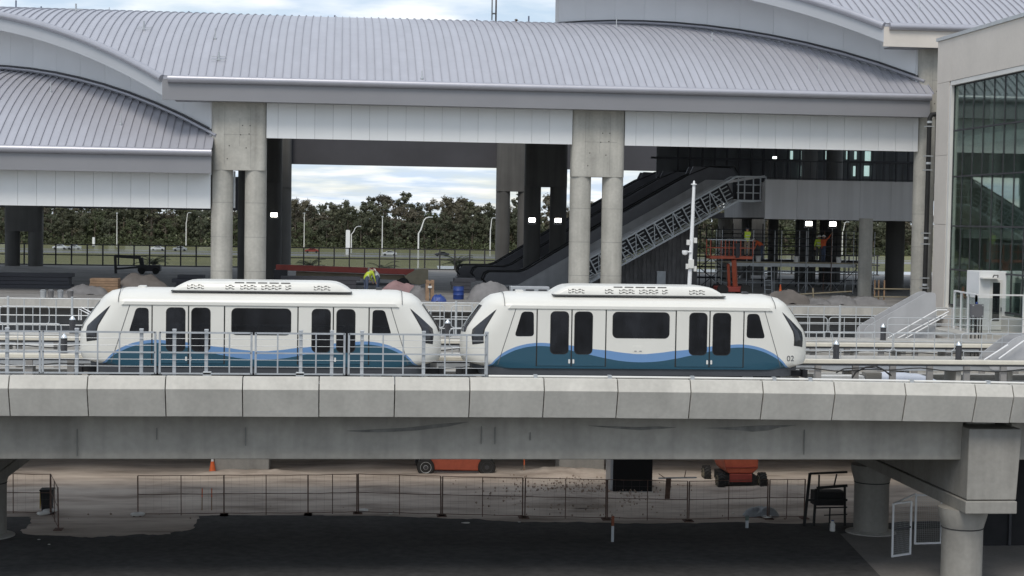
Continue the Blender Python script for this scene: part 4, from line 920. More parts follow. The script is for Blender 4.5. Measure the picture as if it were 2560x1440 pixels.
# small yellowish stair hand rail at far left
t = thing('stair_rail', 'white sloping handrail by the platform, behind the left train nose', 'railing', (-13, 70, 7)); 
mb = MB(); mb.tube([at(px, py, 70) for px, py in ((197, 800), (197, 772), (222, 785), (240, 800))], .03, 8); mb.tube([at(px, py, 70.8) for px, py in ((203, 800), (203, 768), (240, 788))], .03, 8); mb.build('rail', 'white_paint', t, smooth=True)
# ================================================================== camera mast
Y = 74.0; xm = ax(1735, Y, 460); xb = ax(1722, Y, 745)
Ms = thing('camera_mast', 'tall white mast with camera and boxes rising behind the second train car', 'mast', (xb, Y, 6.3))
mb = MB(); z0 = az(745, Y, 1722); mb.tube([(xb-.01, Y, 6.28), (xb, Y, z0), (ax(1731, Y, 560), Y, az(560, Y, 1731)), (xm, Y, az(462, Y, 1735))], .1, 12, radii=[.11, .10, .085, .07]); mb.build('pole', 'white_paint', Ms, smooth=True)
mb = MB(); mb.lathe([(.14, 0), (.14, .04), (.05, .06), (.05, .14), (.01, .2)], (xm, Y, az(462, Y, 1735)), 14); mb.build('finial', 'white_paint', Ms, smooth=True)
c = at(1726, 660, Y); mb = MB(); mb.box(c.x-.12, c.x+.13, Y-.2, Y-.06, c.z-.2, c.z+.22); mb.build('junction_box', 'off_white', Ms, bevel=.02)
c = at(1713, 633, Y); mb = MB(); mb.tube([(c.x+.25, Y-.1, c.z+.05), (c.x, Y-.12, c.z+.08)], .04, 8); mb.lathe([(.02, -.14), (.11, -.10), (.14, 0), (.13, .08)], (c.x-.04, Y-.14, c.z+.05), 14); mb.build('camera_dome', 'white_paint', Ms, smooth=True)
for px, py in ((1738, 601), (1720, 606), (1737, 672), (1718, 666)):
    c = at(px, py, Y); mb = MB(); mb.box(c.x-.07, c.x+.07, Y-.1, Y+.02, c.z-.12, c.z+.12); mb.build('sensor', 'off_white', Ms, bevel=.01)
# ================================================================== roof rods
def rod(px, py, h, lab, foot=False, Yv=None, ez=EZ):
    # meet the sight line with the roof surface
    best = None
    for k in range(200):
        y = YE+.3+k*.1; p = at(px, py, y)
        if p.z >= rz(y, ez)-.02 and False: pass
        d = abs(p.z-rz(y, ez)) 
        if best is None or d < best[0]: best = (d, y, p)
    d, y, p = best; z = rz(y, ez)
    t = thing('roof_rod', lab, 'rod', (p.x, y, z), 'lightning rods on the metal roofs')
    mb = MB(); mb.tube([(p.x, y, z-.06), (p.x, y, z+h)], .028 if not foot else .055, 7); mb.build('rod', 'galv_light' if not foot else 'galv', t, smooth=True)
    mb = MB(); mb.lathe([(.09, -.04), (.09, .05), (.03, .1)], (p.x, y, z), 10); mb.build('base', 'galv', t)
    if foot:
        for dy in (-.25, .12): mb = MB(); mb.bar((p.x-.42, y+dy, rz(y+dy, ez)+.13), (p.x+.42, y+dy, rz(y+dy, ez)+.13), .035); mb.build('crossbar', 'galv', t)
LR = 'thin metal lightning rod standing on the main seamed roof'; LF = 'metal anchor post on a cross-bar bracket on the main seamed roof'
for px, py, h in ((127, 230, .55), (302, 312, .6)): rod(px, py, h, 'thin metal lightning rod standing on the low seamed roof', ez=EZ-DZ)
for px, py, h in ((273, 38, .5), (538, 98, .6), (1055, 198, .45), (1541, 66, .5), (1780, 103, .5), (2047, 177, .45)): rod(px, py, h, LR)
for px, py, h in ((360, 75, .5), (547, 150, .45), (190, 28, .45)): rod(px, py, h, LF, True)
rod(2298, 20, .5, 'thin metal lightning rod standing on the highest seamed roof', ez=EZ+DZ); 
def ridge_rod(px, py, h, lab, r=.05, Yv=106.5, ez=EZ, tilt=None):
    x = ax(px, Yv, py); z = rz(Yv, ez); t = thing('ridge_post', lab, 'post', (x, Yv, z), 'short posts on the ridge of the main roof'); zt = az(py, Yv, px)
    mb = MB(); mb.tube([(x, Yv, z-.05), (x, Yv, zt)], r, 8); mb.build('post', mat('post_blue', (.12, .14, .2), .6), t, smooth=True)
    mb = MB(); mb.box(x-.11, x+.11, Yv-.11, Yv+.11, z-.06, z+.04); mb.build('base', 'galv', t)
    if tilt: mb = MB(); mb.tube([(x, Yv, zt-.05), (x+tilt, Yv, zt-.35)], .025, 6); mb.build('stay', 'galv', t)
for px, py, tl in ((40, 1, None), (103, 16, None), (472, 28, None), (837, 38, .7), (1192, 48, -.5), (1322, 40, None)): ridge_rod(px, py, 0, 'short dark post standing on the ridge of the main roof', tilt=tl)
t = thing('twin_mast', 'pair of thin brown poles bracketed together above the main roof ridge', 'mast', (9.5, 117, rz(117, EZ)))
x = ax(1240, 117, 30); mb = MB(); mb.tube([(x, 117, rz(117, EZ)-.05), (x, 117, 33)], .06, 8); mb.build('pole', mat('pole_brown', (.2, .16, .15), .6), t, smooth=True)
x2 = ax(1230, 117, 30); mb = MB(); mb.tube([(x2, 117, az(50, 117, 1230)), (x2, 117, 33)], .05, 8); mb.build('pole', 'galv', t, smooth=True)
mb = MB(); mb.bar((x2, 117, az(34, 117, 1235)), (x, 117, az(34, 117, 1235)), .1); mb.build('bracket', 'galv', t)
# ================================================================== people
def person(label, loc, rz_, pose, top, legs, hat='hard_hat', vest=None, scale=1.0):
    """pose: dict of joint positions in local metres (x right, y forward = -Y world when rz=0, z up)"""
    J = dict(pelvis=(0, 0, .95), chest=(0, 0, 1.28), neck=(0, 0, 1.48), head=(0, .01, 1.60), crown=(0, .02, 1.72),
             shL=(-.19, 0, 1.42), elL=(-.26, .03, 1.14), wrL=(-.25, .18, .93), shR=(.19, 0, 1.42), elR=(.26, .03, 1.14), wrR=(.25, .18, .93),
             hipL=(-.10, 0, .90), knL=(-.11, .03, .50), anL=(-.11, 0, .09), toL=(-.12, .17, .03), hipR=(.10, 0, .90), knR=(.11, .03, .50), anR=(.11, 0, .09), toR=(.12, .17, .03))
    J.update(pose)
    T = thing('person', label, 'person', loc)
    T.rotation_euler = (0, 0, rz_)
    def skin(name, chain, mats, sub=1):
        names = []; me = bpy.data.meshes.new(name); vs = []; es = []; rs = []
        def vid(k, r):
            if k in names: return names.index(k)
            names.append(k); vs.append(Vector(J[k]) if isinstance(k, str) else Vector(k)); rs.append(r); return len(vs)-1
        for ch in chain:
            pv = None
            for k, r in ch:
                i = vid(k, r)
                if pv is not None: es.append((pv, i))
                pv = i
        me.from_pydata(vs, es, []); o = bpy.data.objects.new(name, me); COL.objects.link(o)
        o.modifiers.new('s', 'SKIN'); 
        if not me.skin_vertices: 
            bm = bmesh.new(); bm.from_mesh(me); bm.verts.layers.skin.verify(); bm.to_mesh(me); bm.free()
        for i, sv in enumerate(me.skin_vertices[0].data): sv.radius = (rs[i], rs[i]); sv.use_root = (i == 0)
        m2 = o.modifiers.new('d', 'SUBSURF'); m2.levels = sub; m2.render_levels = sub
        res = bpy.data.meshes.new_from_object(o.evaluated_get(bpy.context.evaluated_depsgraph_get())); bpy.data.objects.remove(o)
        for p in res.polygons: p.use_smooth = True
        res.materials.clear(); 
        for m_ in mats: res.materials.append(M[m_])
        q = bpy.data.objects.new(name, res); COL.objects.link(q); q.parent = T; return q
    def fingers(s):
        w = Vector(J['wr'+s]); e = Vector(J['el'+s]); d = (w-e).normalized(); side = d.cross(Vector((0, 1, .3))).normalized(); out = []
        palm = tuple(w+d*.07); J['pm'+s] = palm
        for k in range(4):
            b = w+d*.10+side*(.028*(k-1.5)); t = b+d*(.055+.01*(k in (1, 2)))+Vector((0, 0, -.02)); J['f%s%d' % (s, k)] = tuple(b); J['t%s%d' % (s, k)] = tuple(t)
            out.append([('pm'+s, .026), ('f%s%d' % (s, k), .010), ('t%s%d' % (s, k), .008)])
        b = w+d*.04-side*.05; t = b+d*.04-side*.02; J['h'+s] = tuple(b); J['i'+s] = tuple(t); out.append([('wr'+s, .03), ('h'+s, .011), ('i'+s, .009)])
        return out
    fl, fr = fingers('L'), fingers('R')
    ch = [[('pelvis', .15), ('chest', .165), ('neck', .062), ('head', .092), ('crown', .075)],
          [('chest', .165), ('shL', .085), ('elL', .048), ('wrL', .034), ('pmL', .026)], [('chest', .165), ('shR', .085), ('elR', .048), ('wrR', .034), ('pmR', .026)],
          [('pelvis', .15), ('hipL', .105), ('knL', .068), ('anL', .045), ('toL', .04)], [('pelvis', .15), ('hipR', .105), ('knR', .068), ('anR', .045), ('toR', .04)]]+fl+fr
    body = skin('body', ch, ['skin', top, legs, 'charcoal'], 2)
    # colour the continuous body by what is worn where
    P = {k: Vector(v) for k, v in J.items()}
    def dseg(p, a, b):
        ab = b-a; t = max(0, min(1, (p-a).dot(ab)/max(1e-6, ab.length_squared))); return (p-(a+ab*t)).length
    seg = [('pelvis', 'chest', 1), ('chest', 'neck', 1), ('shL', 'elL', 1), ('shR', 'elR', 1), ('elL', 'wrL', 1), ('elR', 'wrR', 1), ('wrL', 'pmL', 0), ('wrR', 'pmR', 0), ('neck', 'crown', 0), ('hipL', 'knL', 2), ('hipR', 'knR', 2), ('knL', 'anL', 2), ('knR', 'anR', 2), ('anL', 'toL', 3), ('anR', 'toR', 3)]
    for f in body.data.polygons: f.material_index = min(seg, key=lambda s: dseg(Vector(f.center), P[s[0]], P[s[1]]))[2]
    h = P['head']; up = (P['crown']-P['neck']).normalized(); fw = Vector((0, 1, 0)); fw = (fw-up*fw.dot(up)).normalized(); sd_ = fw.cross(up)
    mb = MB()
    c = h+up*.035
    for i in range(7):
        a = i/6*math.pi/2; r = .125*math.cos(a)
        for k in range(14):
            t = 2*math.pi*k/14; mb.v.append(c+(fw*math.sin(t)+sd_*math.cos(t))*(r+.002)+up*(.11*math.sin(a)))
    for i in range(6):
        for k in range(14): mb.f.append((i*14+k, i*14+(k+1) % 14, (i+1)*14+(k+1) % 14, (i+1)*14+k))
    b0 = len(mb.v)
    mb.v += [c+sd_*-.10+fw*.07, c+sd_*.10+fw*.07, c+sd_*.07+fw*.20-up*.01, c+sd_*-.07+fw*.20-up*.01]; mb.f.append((b0, b0+1, b0+2, b0+3))
    mb.build('hat', hat, T, smooth=True, local=True)
    for s, nm, off, r in ((-.035, 'eye', .088, .014), (.035, 'eye', .088, .014)):
        mb = MB(); p = h+fw*off+sd_*s+up*.02; mb.lathe([(.002, -r), (r, 0), (.002, r)], p, 8); mb.build(nm, 'dark_hair', T, local=True)
    mb = MB(); p = h+fw*.095-up*.01; mb.add([p+up*.03, p+sd_*.015-up*.015, p-sd_*.015-up*.015, p+fw*.03-up*.012], [(0, 1, 3), (0, 3, 2), (1, 2, 3)]); mb.build('nose', 'skin', T, local=True)
    if vest:
        bm = bmesh.new(); bm.from_mesh(body.data); keep = []
        a, b = P['pelvis'], P['neck']; ax_ = (b-a).normalized()
        dele = [f for f in bm.faces if not (f.material_index == 1 and dseg(f.calc_center_median(), P['pelvis'], P['chest']+ax_*.12) < .21 and abs((f.calc_center_median()-a).dot(sd_)) < .21)]
        bmesh.ops.delete(bm, geom=dele, context='FACES'); bm.normal_update()
        for v in bm.verts: v.co += v.normal*.014
        me = bpy.data.meshes.new('vest'); bm.to_mesh(me); bm.free(); me.materials.clear(); me.materials.append(M[vest])
        for f in me.polygons: f.material_index = 0
        o = bpy.data.objects.new('vest', me); COL.objects.link(o); o.parent = T
        mb = MB(); n = 18
        for zz in (.12, .30):
            b0 = len(mb.v)
            for dz in (-.022, .022):
                for k in range(n): t = 2*math.pi*k/n; mb.v.append(a+ax_*(zz+dz)+sd_*(.185*math.cos(t))+fw*(.178*math.sin(t)))
            for k in range(n): mb.f.append((b0+k, b0+(k+1) % n, b0+n+(k+1) % n, b0+n+k))
        mb.build('reflective_band', 'galv_light', T, local=True)
    T.scale = (scale,)*3
    return T
BENT = dict(chest=(0, .22, 1.20), neck=(0, .40, 1.30), head=(0, .50, 1.33), crown=(0, .60, 1.38), shL=(-.19, .32, 1.26), shR=(.19, .32, 1.26), elL=(-.22, .42, .98), elR=(.22, .42, .98), wrL=(-.18, .52, .76), wrR=(.18, .52, .76))
p = at(914, 735, 92); person('worker in lime hi-vis shirt bending over on the platform, behind the left car roof', (p.x, 92, 7.9), rad(-60), BENT, 'hi_vis', 'denim', vest='hi_vis')
p = at(945, 735, 94); person('worker in pale grey clothes stooping beside the lime-shirted one', (p.x, 94, 7.9), rad(70), BENT, 'galv_light', 'denim', hat='sheet_gray')
# ================================================================== construction on the platform
def mound(name, label, cat, x, y, z, w, d, h, m, seed=0, nx=22, ny=14, p=2.8, group=None):
    t = thing(name, label, cat, (x, y, z), group); mb = MB()
    for j in range(ny+1):
        for i in range(nx+1):
            u, v = -1+2*i/nx, -1+2*j/ny; r = (abs(u)**p+abs(v)**p)**(1/p)+.12*NZ.noise(Vector((u*1.7+seed, v*1.7, 9))); f = max(0, 1-max(0, r)**2.2)**.62 if r < 1 else 0
            mb.v.append((x+u*w/2, y+v*d/2, z-.02+h*f*(.85+.28*NZ.noise(Vector((u*1.9+seed, v*1.9, seed))))+.09*f*NZ.noise(Vector((u*9+seed, v*9, 3)))))
    for j in range(ny):
        for i in range(nx): a = j*(nx+1)+i; mb.f.append((a, a+1, a+nx+2, a+nx+1))
    mb.build('cover' if 'sheet' in name or 'tarp' in name else 'heap', m, t, smooth=True); return t
def lampstand(px, py, Y, lab, pole=True, tilt=0):
    c = at(px, py, Y); t = thing('flood_light', lab, 'lamp', (c.x, Y, 7.9 if pole else c.z))
    mb = MB(); mb.box(c.x-.24, c.x+.24, Y, Y+.12, c.z-.17, c.z+.17); h = mb.build('housing', 'charcoal', t, bevel=.02)
    mb = MB(); mb.box(c.x-.21, c.x+.21, Y-.012, Y-.002, c.z-.14, c.z+.14); mb.build('lens', 'lamp_on', h)
    mb = MB(); mb.box(c.x-.28, c.x-.245, Y+.02, Y+.1, c.z-.25, c.z+.1); mb.box(c.x+.245, c.x+.28, Y+.02, Y+.1, c.z-.25, c.z+.1); mb.box(c.x-.28, c.x+.28, Y+.02, Y+.1, c.z-.28, c.z-.25); mb.build('yoke', 'galv', t)
    if pole:
        mb = MB(); mb.tube([(c.x, Y+.06, 7.89), (c.x, Y+.06, c.z-.26)], .03, 8); mb.build('stand', 'galv', t)
        for k in range(3):
            a = k*2.094; mb = MB(); mb.bar((c.x, Y+.06, 8.5), (c.x+.5*math.cos(a), Y+.06+.5*math.sin(a), 7.9), .03); mb.build('leg', 'galv', t)
lampstand(685, 537, 112.3, 'lit white floodlight on the dark column left of the wide opening', False)
lampstand(1330, 550, 112.3, 'lit white floodlight on the left of the two dark inner columns', False)
lampstand(1395, 551, 112.3, 'lit white floodlight on the right of the two dark inner columns', False)
lampstand(2022, 559, 104.5, 'lit warm floodlight over the scaffold, beside the orange-clad worker', True)
lampstand(2082, 560, 104.5, 'lit warm floodlight above the right part of the scaffold', True)
c = at(1937, 394, 108); t = thing('ceiling_lamp', 'small lit white lamp under the roof above the upper landing', 'lamp', tuple(c)); mb = MB(); mb.box(c.x-.13, c.x+.13, 108, 108.06, c.z-.07, c.z+.07); mb.build('lens', mat('lamp_soft', (.9, 1, .95), .5, emit=3), t); mb = MB(); mb.tube([(c.x, 108.1, c.z), (c.x, 108.1, rz(108, EZ)-.1)], .02, 6); mb.build('stem', 'dark_steel', t)
# long red and tan folded lift boom
t = thing('boom_lift', 'long folded lift boom in faded red and tan lying along the platform', 'lift', (1.5, 99, 7.9)); Y = 99.0
a, b = at(690, 668, Y), at(1035, 680, Y)
mb = MB(); mb.bar((a.x, Y, a.z), (b.x, Y, b.z), .5, .34, (0, 0, 1)); mb.build('upper_boom', 'red_paint', t, bevel=.03)
a, b = at(740, 684, Y+.6), at(1020, 694, Y+.6)
mb = MB(); mb.bar((a.x, Y+.6, a.z), (b.x, Y+.6, b.z), .4, .30); mb.build('lower_boom', 'tan_paint', t, bevel=.03)
pts = [(at(x, y, Y).x, at(x, y, Y).z) for x, y in ((1010, 690), (1040, 673), (1070, 671), (1070, 706), (1048, 712), (1020, 708))]
mb = MB(); mb.prism(pts, Y-.3, Y+.7); mb.build('knuckle', 'tan_paint', t, bevel=.03)
c = at(920, 720, Y); mb = MB(); mb.box(c.x-1.8, c.x+2.6, Y-.5, Y+1.1, 8.15, az(706, Y, 920)); mb.build('chassis', 'charcoal', t, bevel=.05)
for x in (c.x-1.3, c.x+2.1):
    for y in (Y-.5, Y+1.1): mb = MB(); mb.lathe([(.15, -.15), (.36, -.15), (.38, 0), (.36, .15), (.15, .15)], (x, y, 8.26), 20, 'y'); mb.build('wheel', 'black_rubber', t, smooth=True)
c = at(706, 670, Y); mb = MB(); mb.box(c.x-.5, c.x+.3, Y-.3, Y+.9, 7.95, c.z-.1); mb.build('basket', 'dark_steel', t)
# blue drum, tarps, crates
def drum(px, py0, py1, Y, lab, group=None, r=.29, m='blue_plastic'):
    c = at(px, py1, Y); h = az(py0, Y, px)-7.9; t = thing('barrel', lab, 'barrel', (c.x, Y, 7.9), group)
    mb = MB(); mb.lathe([(r*.94, 0), (r, .04), (r, h*.32), (r*1.04, h*.34), (r, h*.36), (r, h*.64), (r*1.04, h*.66), (r, h*.68), (r, h-.06), (r*.93, h)], (c.x, Y, 7.895), 20); mb.build('shell', m, t, smooth=True)
    mb = MB(); mb.lathe([(r*.99, h-.03), (r*.99, h+.015), (r*.9, h+.02), (r*.9, h-.01)], (c.x, Y, 7.9), 20); mb.build('lid_ring', 'charcoal', t, smooth=True)
drum(1146, 714, 752, 88, 'blue plastic barrel standing on the platform by the black escalator')
mound('tarp_heap', 'crumpled bright blue tarp at the platform edge beside the timber crate', 'tarp', ax(1096, 85.6, 745), 85.6, 7.9, .85, .7, .42, 'blue_plastic', 3)
t = thing('timber_crate', 'upright orange-brown timber crate with slot on the platform', 'crate', (ax(1074, 86.5, 740), 86.5, 7.9)); x = ax(1074, 86.5, 740); h = az(700, 86.5, 1074)-7.9
for s in (-1, 1): mb = MB(); mb.box(x+s*.13-.09, x+s*.13+.09, 86.3, 86.7, 7.89, 7.9+h); mb.build('plank', 'wood', t)
mb = MB(); mb.box(x-.22, x+.22, 86.28, 86.72, 7.9+h-.18, 7.9+h-.05); mb.build('plank', 'wood', t); mb = MB(); mb.box(x-.1, x+.1, 86.26, 86.3, 7.9+h*.62, 7.9+h*.72); mb.build('label_plate', 'off_white', t)
mound('tarp_heap', 'dull grey wrapped bundle left of the timber crate', 'tarp', ax(1046, 87, 735), 87, 7.9, 1.2, 1.0, .85, 'sheet_gray', 8)
mound('tarp_heap', 'faded pink sheeting heap behind the left car roof', 'tarp', ax(1000, 89, 725), 88.8, 7.9, 2.6, 1.2, 1.0, 'pink_sheet', 5)
mound('tarp_heap', 'big grey plastic-wrapped heap behind the gap between the cars', 'tarp', ax(1225, 88, 740), 87.6, 7.9, 2.6, 1.6, 1.15, 'sheet_gray', 11)
mound('tarp_heap', 'grey-brown sheeted mound on the platform under the low hall', 'tarp', ax(345, 90, 720), 91.5, 7.9, 3.0, 2.2, 1.15, mat('brown_sheet', (.13, .115, .105), .85, var=.25, scale=1.2), 14)
mound('tarp_heap', 'low grey sheet sloping beside the brown plywood stack', 'tarp', ax(215, 89, 730), 89.5, 7.9, 2.4, 1.6, .55, 'sheet_gray', 17)
for k, (px, w, h, sd2) in enumerate(((1960, 2.6, .85, 21), (2100, 2.0, .5, 23), (2160, 2.2, .5, 25), (2040, 1.6, .35, 27))):
    mound('tarp_heap', ['tan and grey rubble heap just behind the second car roof', 'grey plastic-covered heap below the scaffold ladder', 'grey plastic-covered heap against the right scaffold post', 'small grey plastic-covered heap between the larger ones'][k], 'heap', ax(px, 87.5, 745), 87.2, 7.9, w, 1.6, h, ['brown_sheet', 'sheet_gray', 'sheet_gray', 'sheet_gray'][k], sd2)
t = thing('plywood_stack', 'stack of brown plywood sheets on the platform under the low hall', 'plywood', (ax(265, 90, 715), 90, 7.9)); x = ax(262, 90, 715)
for k in range(6): mb = MB(); mb.box(x-.75+random.uniform(-.05, .05), x+.75, 89.5, 90.6, 7.9+k*.14, 7.9+k*.14+.125); mb.build('sheet', 'wood', t)
for k, px in enumerate((108, 127, 151, 176)):
    x = ax(px, 85.2, 738); t = thing('paint_pail', 'grey pail in a row along the platform edge under the low hall', 'pail', (x, 85.2, 7.9), 'pails along the platform edge'); mb = MB(); mb.lathe([(.13, 0), (.16, .32), (.165, .33), (.165, .36)], (x, 85.2, 7.895), 14); mb.build('shell', ['galv_light', 'sheet_gray', 'galv', 'sheet_gray'][k], t, smooth=True); mb = MB(); mb.tube([(x-.16, 85.2, 8.22), (x-.1, 85.12, 8.30), (x+.1, 85.12, 8.30), (x+.16, 85.2, 8.22)], .012, 5); mb.build('handle', 'galv', t)
# black lumber-and-gear machine under the low hall (dark frame with bucket)
t = thing('material_cart', 'dark steel material cart with raised arm against the glass screen', 'cart', (ax(350, 120, 680), 120, 7.9)); Y = 120
for (x0, y0), (x1, y1), w in (((288, 640), (352, 644), .22), ((288, 640), (290, 690), .18), ((352, 644), (356, 664), .3), ((290, 672), (345, 668), .14)): mb = MB(); a, b = at(x0, y0, Y), at(x1, y1, Y); mb.bar((a.x, Y, a.z), (b.x, Y, b.z), w); mb.build('frame_bar', 'dark_steel', t)
a, b = at(346, 662, Y), at(402, 684, Y); mb = MB(); mb.box(a.x, b.x, Y-.5, Y+.5, 8.1, a.z); mb.build('tray', 'dark_steel', t, bevel=.03)
for x in (a.x+.3, b.x-.3): mb = MB(); mb.lathe([(.05, -.1), (.24, -.1), (.24, .1), (.05, .1)], (x, Y-.5, 8.13), 16, 'y'); mb.build('wheel', 'black_rubber', t, smooth=True)
for k, (a, b) in enumerate(((-20, 190), (430, 525), (700, 900), (1120, 1190))):
    t = thing('material_stack', ['long dark stack of wrapped boards under the low hall', 'dark stack of crates left of the paired columns', 'dark stack of pallets behind the lime-shirted worker', 'dark bundle of boards in front of the black escalator'][k], 'stack', (ax((a+b)/2, 96, 720), 96, 7.9)); x0, x1 = ax(a, 96, 720), ax(b, 96, 720)
    for j in range(4): mb = MB(); mb.box(x0+random.uniform(0, .4), x1-random.uniform(0, .4), 95.4, 96.6, 7.89+.22*j, 7.89+.22*j+.2); mb.build('board_layer', 'dark_paint', t)
t = thing('slotted_crate', 'pale grey slotted crate on the platform behind the second car roof', 'crate', (ax(1322, 86.5, 740), 86.5, 7.9)); x0, x1 = ax(1275, 86.5, 730), ax(1372, 86.5, 730); zt_ = az(716, 86.5, 1320)
mb = MB(); mb.box(x0, x1, 86.2, 87.0, 7.89, zt_); mb.build('case', 'galv', t, bevel=.02)
for k in range(3): xx = x0+.12+.68*k; mb = MB(); mb.box(xx, xx+.45, 86.18, 86.21, zt_-.22, zt_-.14); mb.build('slot', 'charcoal', t)
# ------------------------------------------------------------------ scaffold with workers
Y0, Y1 = 100.8, 102.4; X0, X1 = ax(1800, 101, 655), ax(2182, 101, 655); zd = 9.82
Sc = thing('scaffold', 'steel tube scaffold with plank deck and guard rails under the upper landing', 'scaffold', (27, 101.5, 7.9))
for j in range(4): mb = MB(); y = Y0+.02+.4*j; mb.box(X0, X1, y, y+.37, zd-.06, zd); mb.build('plank', 'tan_paint', Sc)
mb = MB(); mb.box(X0+.5, X1-1.2, Y0-.06, Y0, zd-.28, zd-.07); mb.build('edge_board', 'galv_light', Sc)
for px in (1802, 1880, 1950, 2012, 2075, 2130, 2182):
    for Y in (Y0, Y1):
        x = ax(px, 101, 655); mb = MB(); mb.tube([(x, Y-.08, 7.89), (x, Y-.08, zd+2.0)], .028, 6); mb.build('standard', 'rust' if px % 2 else 'galv', Sc)
for z in (zd+.45, zd+1.0, zd+1.5, zd+2.0, 8.5, 9.2):
    for Y in (Y0, Y1): mb = MB(); mb.tube([(X0, Y-.1, z), (X1, Y-.1, z)], .024, 6); mb.build('ledger', 'dark_steel' if z > zd else 'galv', Sc)
for px in (1802, 1950, 2075): x = ax(px, 101, 655); mb = MB(); mb.tube([(x, Y0-.1, 7.95), (x+1.8, Y0-.1, 9.6)], .022, 6); mb.build('brace', 'dark_steel', Sc)
Sb = thing('scaffold', 'older dark scaffold bay with braces left of the orange basket lift', 'scaffold', (ax(1772, 107, 680), 107, 7.9)); xa2, xb2 = ax(1742, 107, 680), ax(1800, 107, 680)
for x in (xa2, (xa2+xb2)/2, xb2):
    for Y in (106.2, 107.8): mb = MB(); mb.tube([(x, Y, 7.89), (x, Y, 12.0)], .035, 6); mb.build('standard', 'dark_steel', Sb)
for z in (8.6, 9.3, 10.0, 10.6, 11.2, 11.8):
    for Y in (106.2, 107.8): mb = MB(); mb.tube([(xa2-.2, Y-.05, z), (xb2+.2, Y-.05, z)], .035, 6); mb.build('ledger', 'dark_steel', Sb)
for z in (8.0, 9.3): mb = MB(); mb.tube([(xa2, 106.1, z), (xb2, 106.1, z+1.25)], .03, 6); mb.tube([(xb2, 106.1, z), (xa2, 106.1, z+1.25)], .03, 6); mb.build('brace', 'dark_steel', Sb)
Sd = thing('scaffold', 'rear row of dark scaffold tubes behind the plank deck scaffold', 'scaffold', (ax(2000, 110, 680), 110, 7.9))
for px in (1830, 1868, 1905, 1948, 1990, 2030, 2052, 2090, 2110, 2140): x = ax(px, 110, 680); mb = MB(); mb.tube([(x, 110, 7.89), (x, 110, 12.2)], .04, 6); mb.build('standard', 'dark_steel', Sd)
for z in (8.4, 9.0, 9.75, 10.4, 10.9, 11.5): mb = MB(); mb.tube([(ax(1800, 110, 680), 109.93, z), (ax(2150, 110, 680), 109.93, z)], .035, 6); mb.build('ledger', 'dark_steel', Sd)
for px in (1830, 1905, 1990, 2052): x = ax(px, 110, 680); mb = MB(); mb.tube([(x, 110.06, 8.0), (x+1.4, 110.06, 9.7)], .03, 6); mb.build('brace', 'dark_steel', Sd)
mb = MB(); mb.box(ax(1800, 110, 680), ax(2150, 110, 680), 110.1, 111.4, 9.62, 9.7); mb.build('plank', 'dark_paint', Sd)
# ladder and loose frame
t = thing('ladder', 'pale ladder standing below the scaffold deck', 'ladder', (ax(1920, 99.5, 720), 99.5, 7.9)); xa, xb = ax(1911, 99.5, 700), ax(1929, 99.5, 700)
for x in (xa, xb): mb = MB(); mb.bar((x, 99.3, 7.89), (x, 99.7, 9.7), .05); mb.build('stile', 'galv', t)
for k in range(6): mb = MB(); mb.bar((xa, 99.33+.06*k, 8.15+.28*k), (xb, 99.33+.06*k, 8.15+.28*k), .04); mb.build('rung', 'galv_light', t)
# boom lift basket with worker
Lf = thing('basket_lift', 'orange basket lift raised beside the scaffold with a worker aboard', 'lift', (ax(1848, 96, 720), 96, 7.9)); Y = 96.0
x0, x1 = ax(1776, Y, 640), ax(1882, Y, 640); zf = az(640, Y, 1830); zr = az(600, Y, 1830)
mb = MB(); mb.box(x0, x1, Y, Y+1.1, zf-.18, zf); mb.build('floor', 'orange', Lf, bevel=.02)
for x in (x0, x0+.9, (x0+x1)/2+.1, x1-.75, x1):
    for y in (Y, Y+1.1): mb = MB(); mb.bar((x, y, zf), (x, y, zr), .05); mb.build('upright', 'orange', Lf)
for z in (zr, (zr+zf)/2):
    for y in (Y, Y+1.1): mb = MB(); mb.bar((x0, y, z), (x1, y, z), .045); mb.build('rail', 'orange' if z != zr else 'galv', Lf)
xl = ax(1842, Y, 690); mb = MB(); mb.bar((xl-.12, Y+.3, zf-.2), (xl+.15, Y+.9, 8.3), .26, .3); mb.build('boom', 'orange', Lf, bevel=.02)
mb = MB(); mb.bar((xl-.42, Y+.45, zf-.5), (xl-.2, Y+1.0, 8.3), .16, .16); mb.build('boom_cylinder', 'orange', Lf)
mb = MB(); mb.box(xl-.1, xl+.12, Y-.06, Y+.1, zf-.1, zf+.75); mb.build('control_panel', 'dark_steel', Lf)
mb = MB(); mb.box(xl-1.0, xl+.9, Y+.4, Y+1.9, 8.1, 8.42); mb.build('chassis', 'red_paint', Lf, bevel=.04)
for x in (xl-.75, xl+.65):
    for y in (Y+.4, Y+1.9): mb = MB(); mb.lathe([(.1, -.12), (.33, -.12), (.33, .12), (.1, .12)], (x, y, 8.22), 16, 'y'); mb.build('wheel', 'black_rubber', Lf, smooth=True)
person('worker in pale lime vest and dark sleeves seen from behind in the orange basket', (ax(1867, Y+.55, 640), Y+.55, zf), rad(0), dict(elL=(-.30, .15, 1.2), wrL=(-.22, .36, 1.3), elR=(.30, .15, 1.2), wrR=(.25, .38, 1.32)), 'charcoal', 'khaki', hat='charcoal', vest='hi_vis', scale=.98)
person('worker in orange shirt bent far over on the scaffold deck next to the basket', (ax(1905, 101.4, 640), 101.4, zd), rad(75), BENT, 'orange_shirt', 'denim', scale=1.0)
person('slim worker in orange shirt reaching up under the floodlights on the scaffold', (ax(2058, 101.7, 640), 101.7, zd), rad(-70), dict(elR=(.28, .18, 1.55), wrR=(.22, .35, 1.75)), 'orange_shirt', 'denim')
person('worker in lime vest with dark trousers standing between the two floodlights', (ax(2037, 103.0, 640), 102.1, zd), rad(160), {}, 'hi_vis', 'charcoal', vest='hi_vis')
